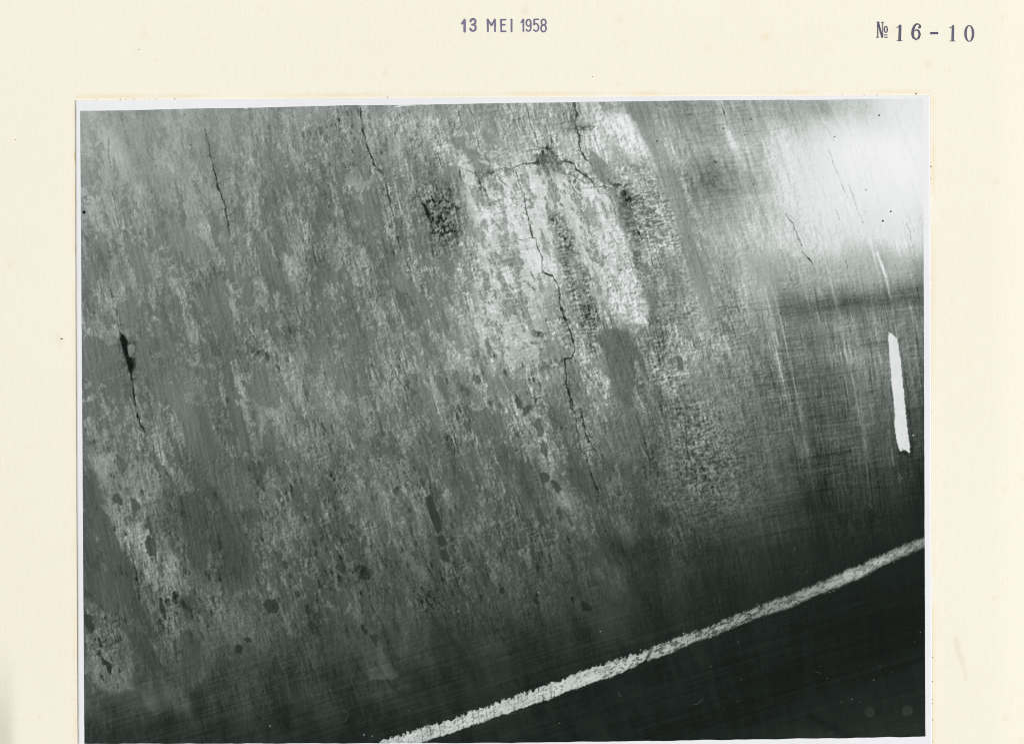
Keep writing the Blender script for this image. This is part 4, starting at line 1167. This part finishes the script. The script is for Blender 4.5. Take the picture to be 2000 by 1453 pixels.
# --- broken white painted stripe along the bottom
sj, si = window(720, 1040, 1812, 1452)
X, Y = x[sj, si], y[sj, si]
sx = [700,735,762,812,860,905,950,1000,1050,1100,1117,1172,1217,1265,1277,1317,1360,1390,1425,1462,1500,1537,1590,1637,1695,1717,1810]
su = [1463,1450,1439,1424,1409,1394,1377,1360,1342,1324,1317,1298,1282,1268,1259,1246,1231,1221,1204,1190,1175,1162,1142,1120,1095,1085,1045]
lx = [700,827,860,902,962,1025,1075,1100,1130,1190,1237,1260,1275,1312,1357,1400,1437,1487,1537,1590,1637,1695,1717,1810]
ly = [1492,1449,1437,1423,1402,1381,1364,1353,1343,1322,1303,1289,1286,1274,1253,1239,1224,1203,1190,1165,1147,1122,1108,1067]
up, lo = np.interp(X, sx, su), np.interp(X, lx, ly)
edge_n = fbm(X / 3.2, Y / 4.5, 311, 3, .6) - .5
edge_l = vn(X / 9.0, Y / 60, 312) - .5
teeth = sstep(.55, .8, vn((X - .12 * Y) / 4.2, Y / 26, 313)) * np.interp(X, [735, 1100, 1400, 1805], [6.5, 5.0, 4.0, 2.0])
soft = np.interp(X, [735, 1200, 1500, 1805], [1.1, 1.5, 2.6, 3.6])
du_ = (Y - up) - 9.0 * edge_n - .8 * teeth - 4.5 * edge_l
dl_ = (lo - Y) + 4.5 * edge_n - teeth * .12 + 3.0 * edge_l
d = np.minimum(du_, dl_)
m = sstep(-soft, soft * 1.2, d)
# the break, pits and thin dark cuts across
gap = np.abs((X - 1267) + .45 * (Y - 1277) - 0.5) 
m *= 1 - .62 * sstep(4.6, 1.0, gap + 6 * edge_n)
pit = sstep(.57, .70, fbm(X / 4.6, (Y + .40 * X) / 3.4, 315, 4, .66)) * np.interp(X, [735, 1150, 1250, 1420, 1560, 1640, 1805], [.50, .48, .85, .95, .65, .5, .75])
cut = sstep(.80, .90, vn((X - .12 * Y) / 2.6, Y / 34, 317)) * sstep(.45, .7, vn(X / 25, Y / 60, 318))
pit2 = sstep(.56, .66, fbm(X / 11, (Y + .40 * X) / 5.0, 325, 3, .62)) * np.interp(X, [735, 1150, 1260, 1320, 1500, 1600, 1805], [.12, .15, .7, .8, .75, .35, .45])
m *= (1 - .72 * pit2) * (1 - .78 * pit) * (1 - .38 * cut)
mid_ = np.clip(np.minimum(Y - up, lo - Y) / 9, 0, 1)
tn = np.interp(X, [735, 900, 1100, 1220, 1270, 1340, 1400, 1520, 1600, 1650, 1720, 1805], [206, 210, 206, 196, 176, 166, 152, 138, 140, 164, 164, 134])
up = up + 1.0
tn = tn * .95 + 44 * (fbm(X / 22, (Y + .40 * X) / 3.2, 319, 3, .6) - .5) + 18 * (f_fine[sj, si] - .5) + (mid_ - .5) * np.interp(X, [735, 1200, 1500, 1805], [4, 10, 30, 34])
T[sj, si] = T[sj, si] * (1 - m) + tn * m
marks.append(("white_stripe", "broken white painted stripe across the dark lower corner"))
LAB[sj, si] = np.where((d > -soft * .6) & (d > -3), len(marks), LAB[sj, si])
for _ in range(46):
    cx = rd.uniform(760, 1780)
    cy = np.interp(cx, sx, su) + rd.choice([-1, 1]) * rd.uniform(0, 4) + (0 if rd.random() < .5 else np.interp(cx, lx, ly) - np.interp(cx, sx, su))
    dot(cx, cy, rd.uniform(.5, 1.4), rd.uniform(90, 190))

# white nicks biting into the top edge of the picture
for pts, wd in (([(772,209.5),(780,208),(795,206.5),(812,206)], [1.0,2.2,2.2,1.0]), ([(478,211.5),(484,212)], [2.5,1.5]), ([(985,202),(992,202)], [2,1])):
    sj, si, m = line_mask(pts, wd, .8, .2)
    T[sj, si] = T[sj, si] * (1 - m) + 235 * m

# tone curve: deepen the darks, compress and cap the highlights
T = T - 6 * sstep(75, 25, T)
T = np.where(T > 222, 222 + (T - 222) * .5, T)
T = np.clip(T, 12, 239)

# --- mesh: the emulsion sheet is cut along every drawn mark
wx, wy = W(x, y)
ZP = TH + 0.00002
Vp = np.stack([wx, wy, np.full(wx.shape, ZP)], -1).reshape(-1, 3).astype(np.float32)
tone_flat = (T / 255.0).ravel()
grain_flat = np.clip(0.05 + 0.16 * R * np.clip(T / 110, .15, 1.2), 0.03, 0.22).ravel()
grain_flat = grain_flat * np.interp(T.ravel(), [20, 60, 200, 240], [.35, .8, 1, .3])
idx = np.arange(NX * NY).reshape(NY, NX)
Q = np.stack([idx[1:, :-1], idx[1:, 1:], idx[:-1, 1:], idx[:-1, :-1]], -1).reshape(-1, 4)
QL = LAB[:-1, :-1].ravel()
order = np.argsort(QL, kind='stable')
QLs = QL[order]
bounds = np.searchsorted(QLs, np.arange(len(marks) + 2))
def sheet(name, sel, parent):
    q = Q[sel]
    uu, inv = np.unique(q, return_inverse=True)
    me = mesh_from(name, Vp[uu], inv.reshape(-1, 4), {"tone": tone_flat[uu], "grain": grain_flat[uu]})
    return link(name, me, m_pic, parent)
picture = sheet("picture", order[bounds[0]:bounds[1]], prt)
picture["label"] = "grey, streaked and cracked surface shading to black at lower right"
for i, (nm, lab) in enumerate(marks, 1):
    sel = order[bounds[i]:bounds[i + 1]]
    if len(sel) < 6:
        continue
    o = sheet(nm, sel, picture)
    if lab: o["label"] = lab
# faces whose mark was too small to cut out go back into the picture
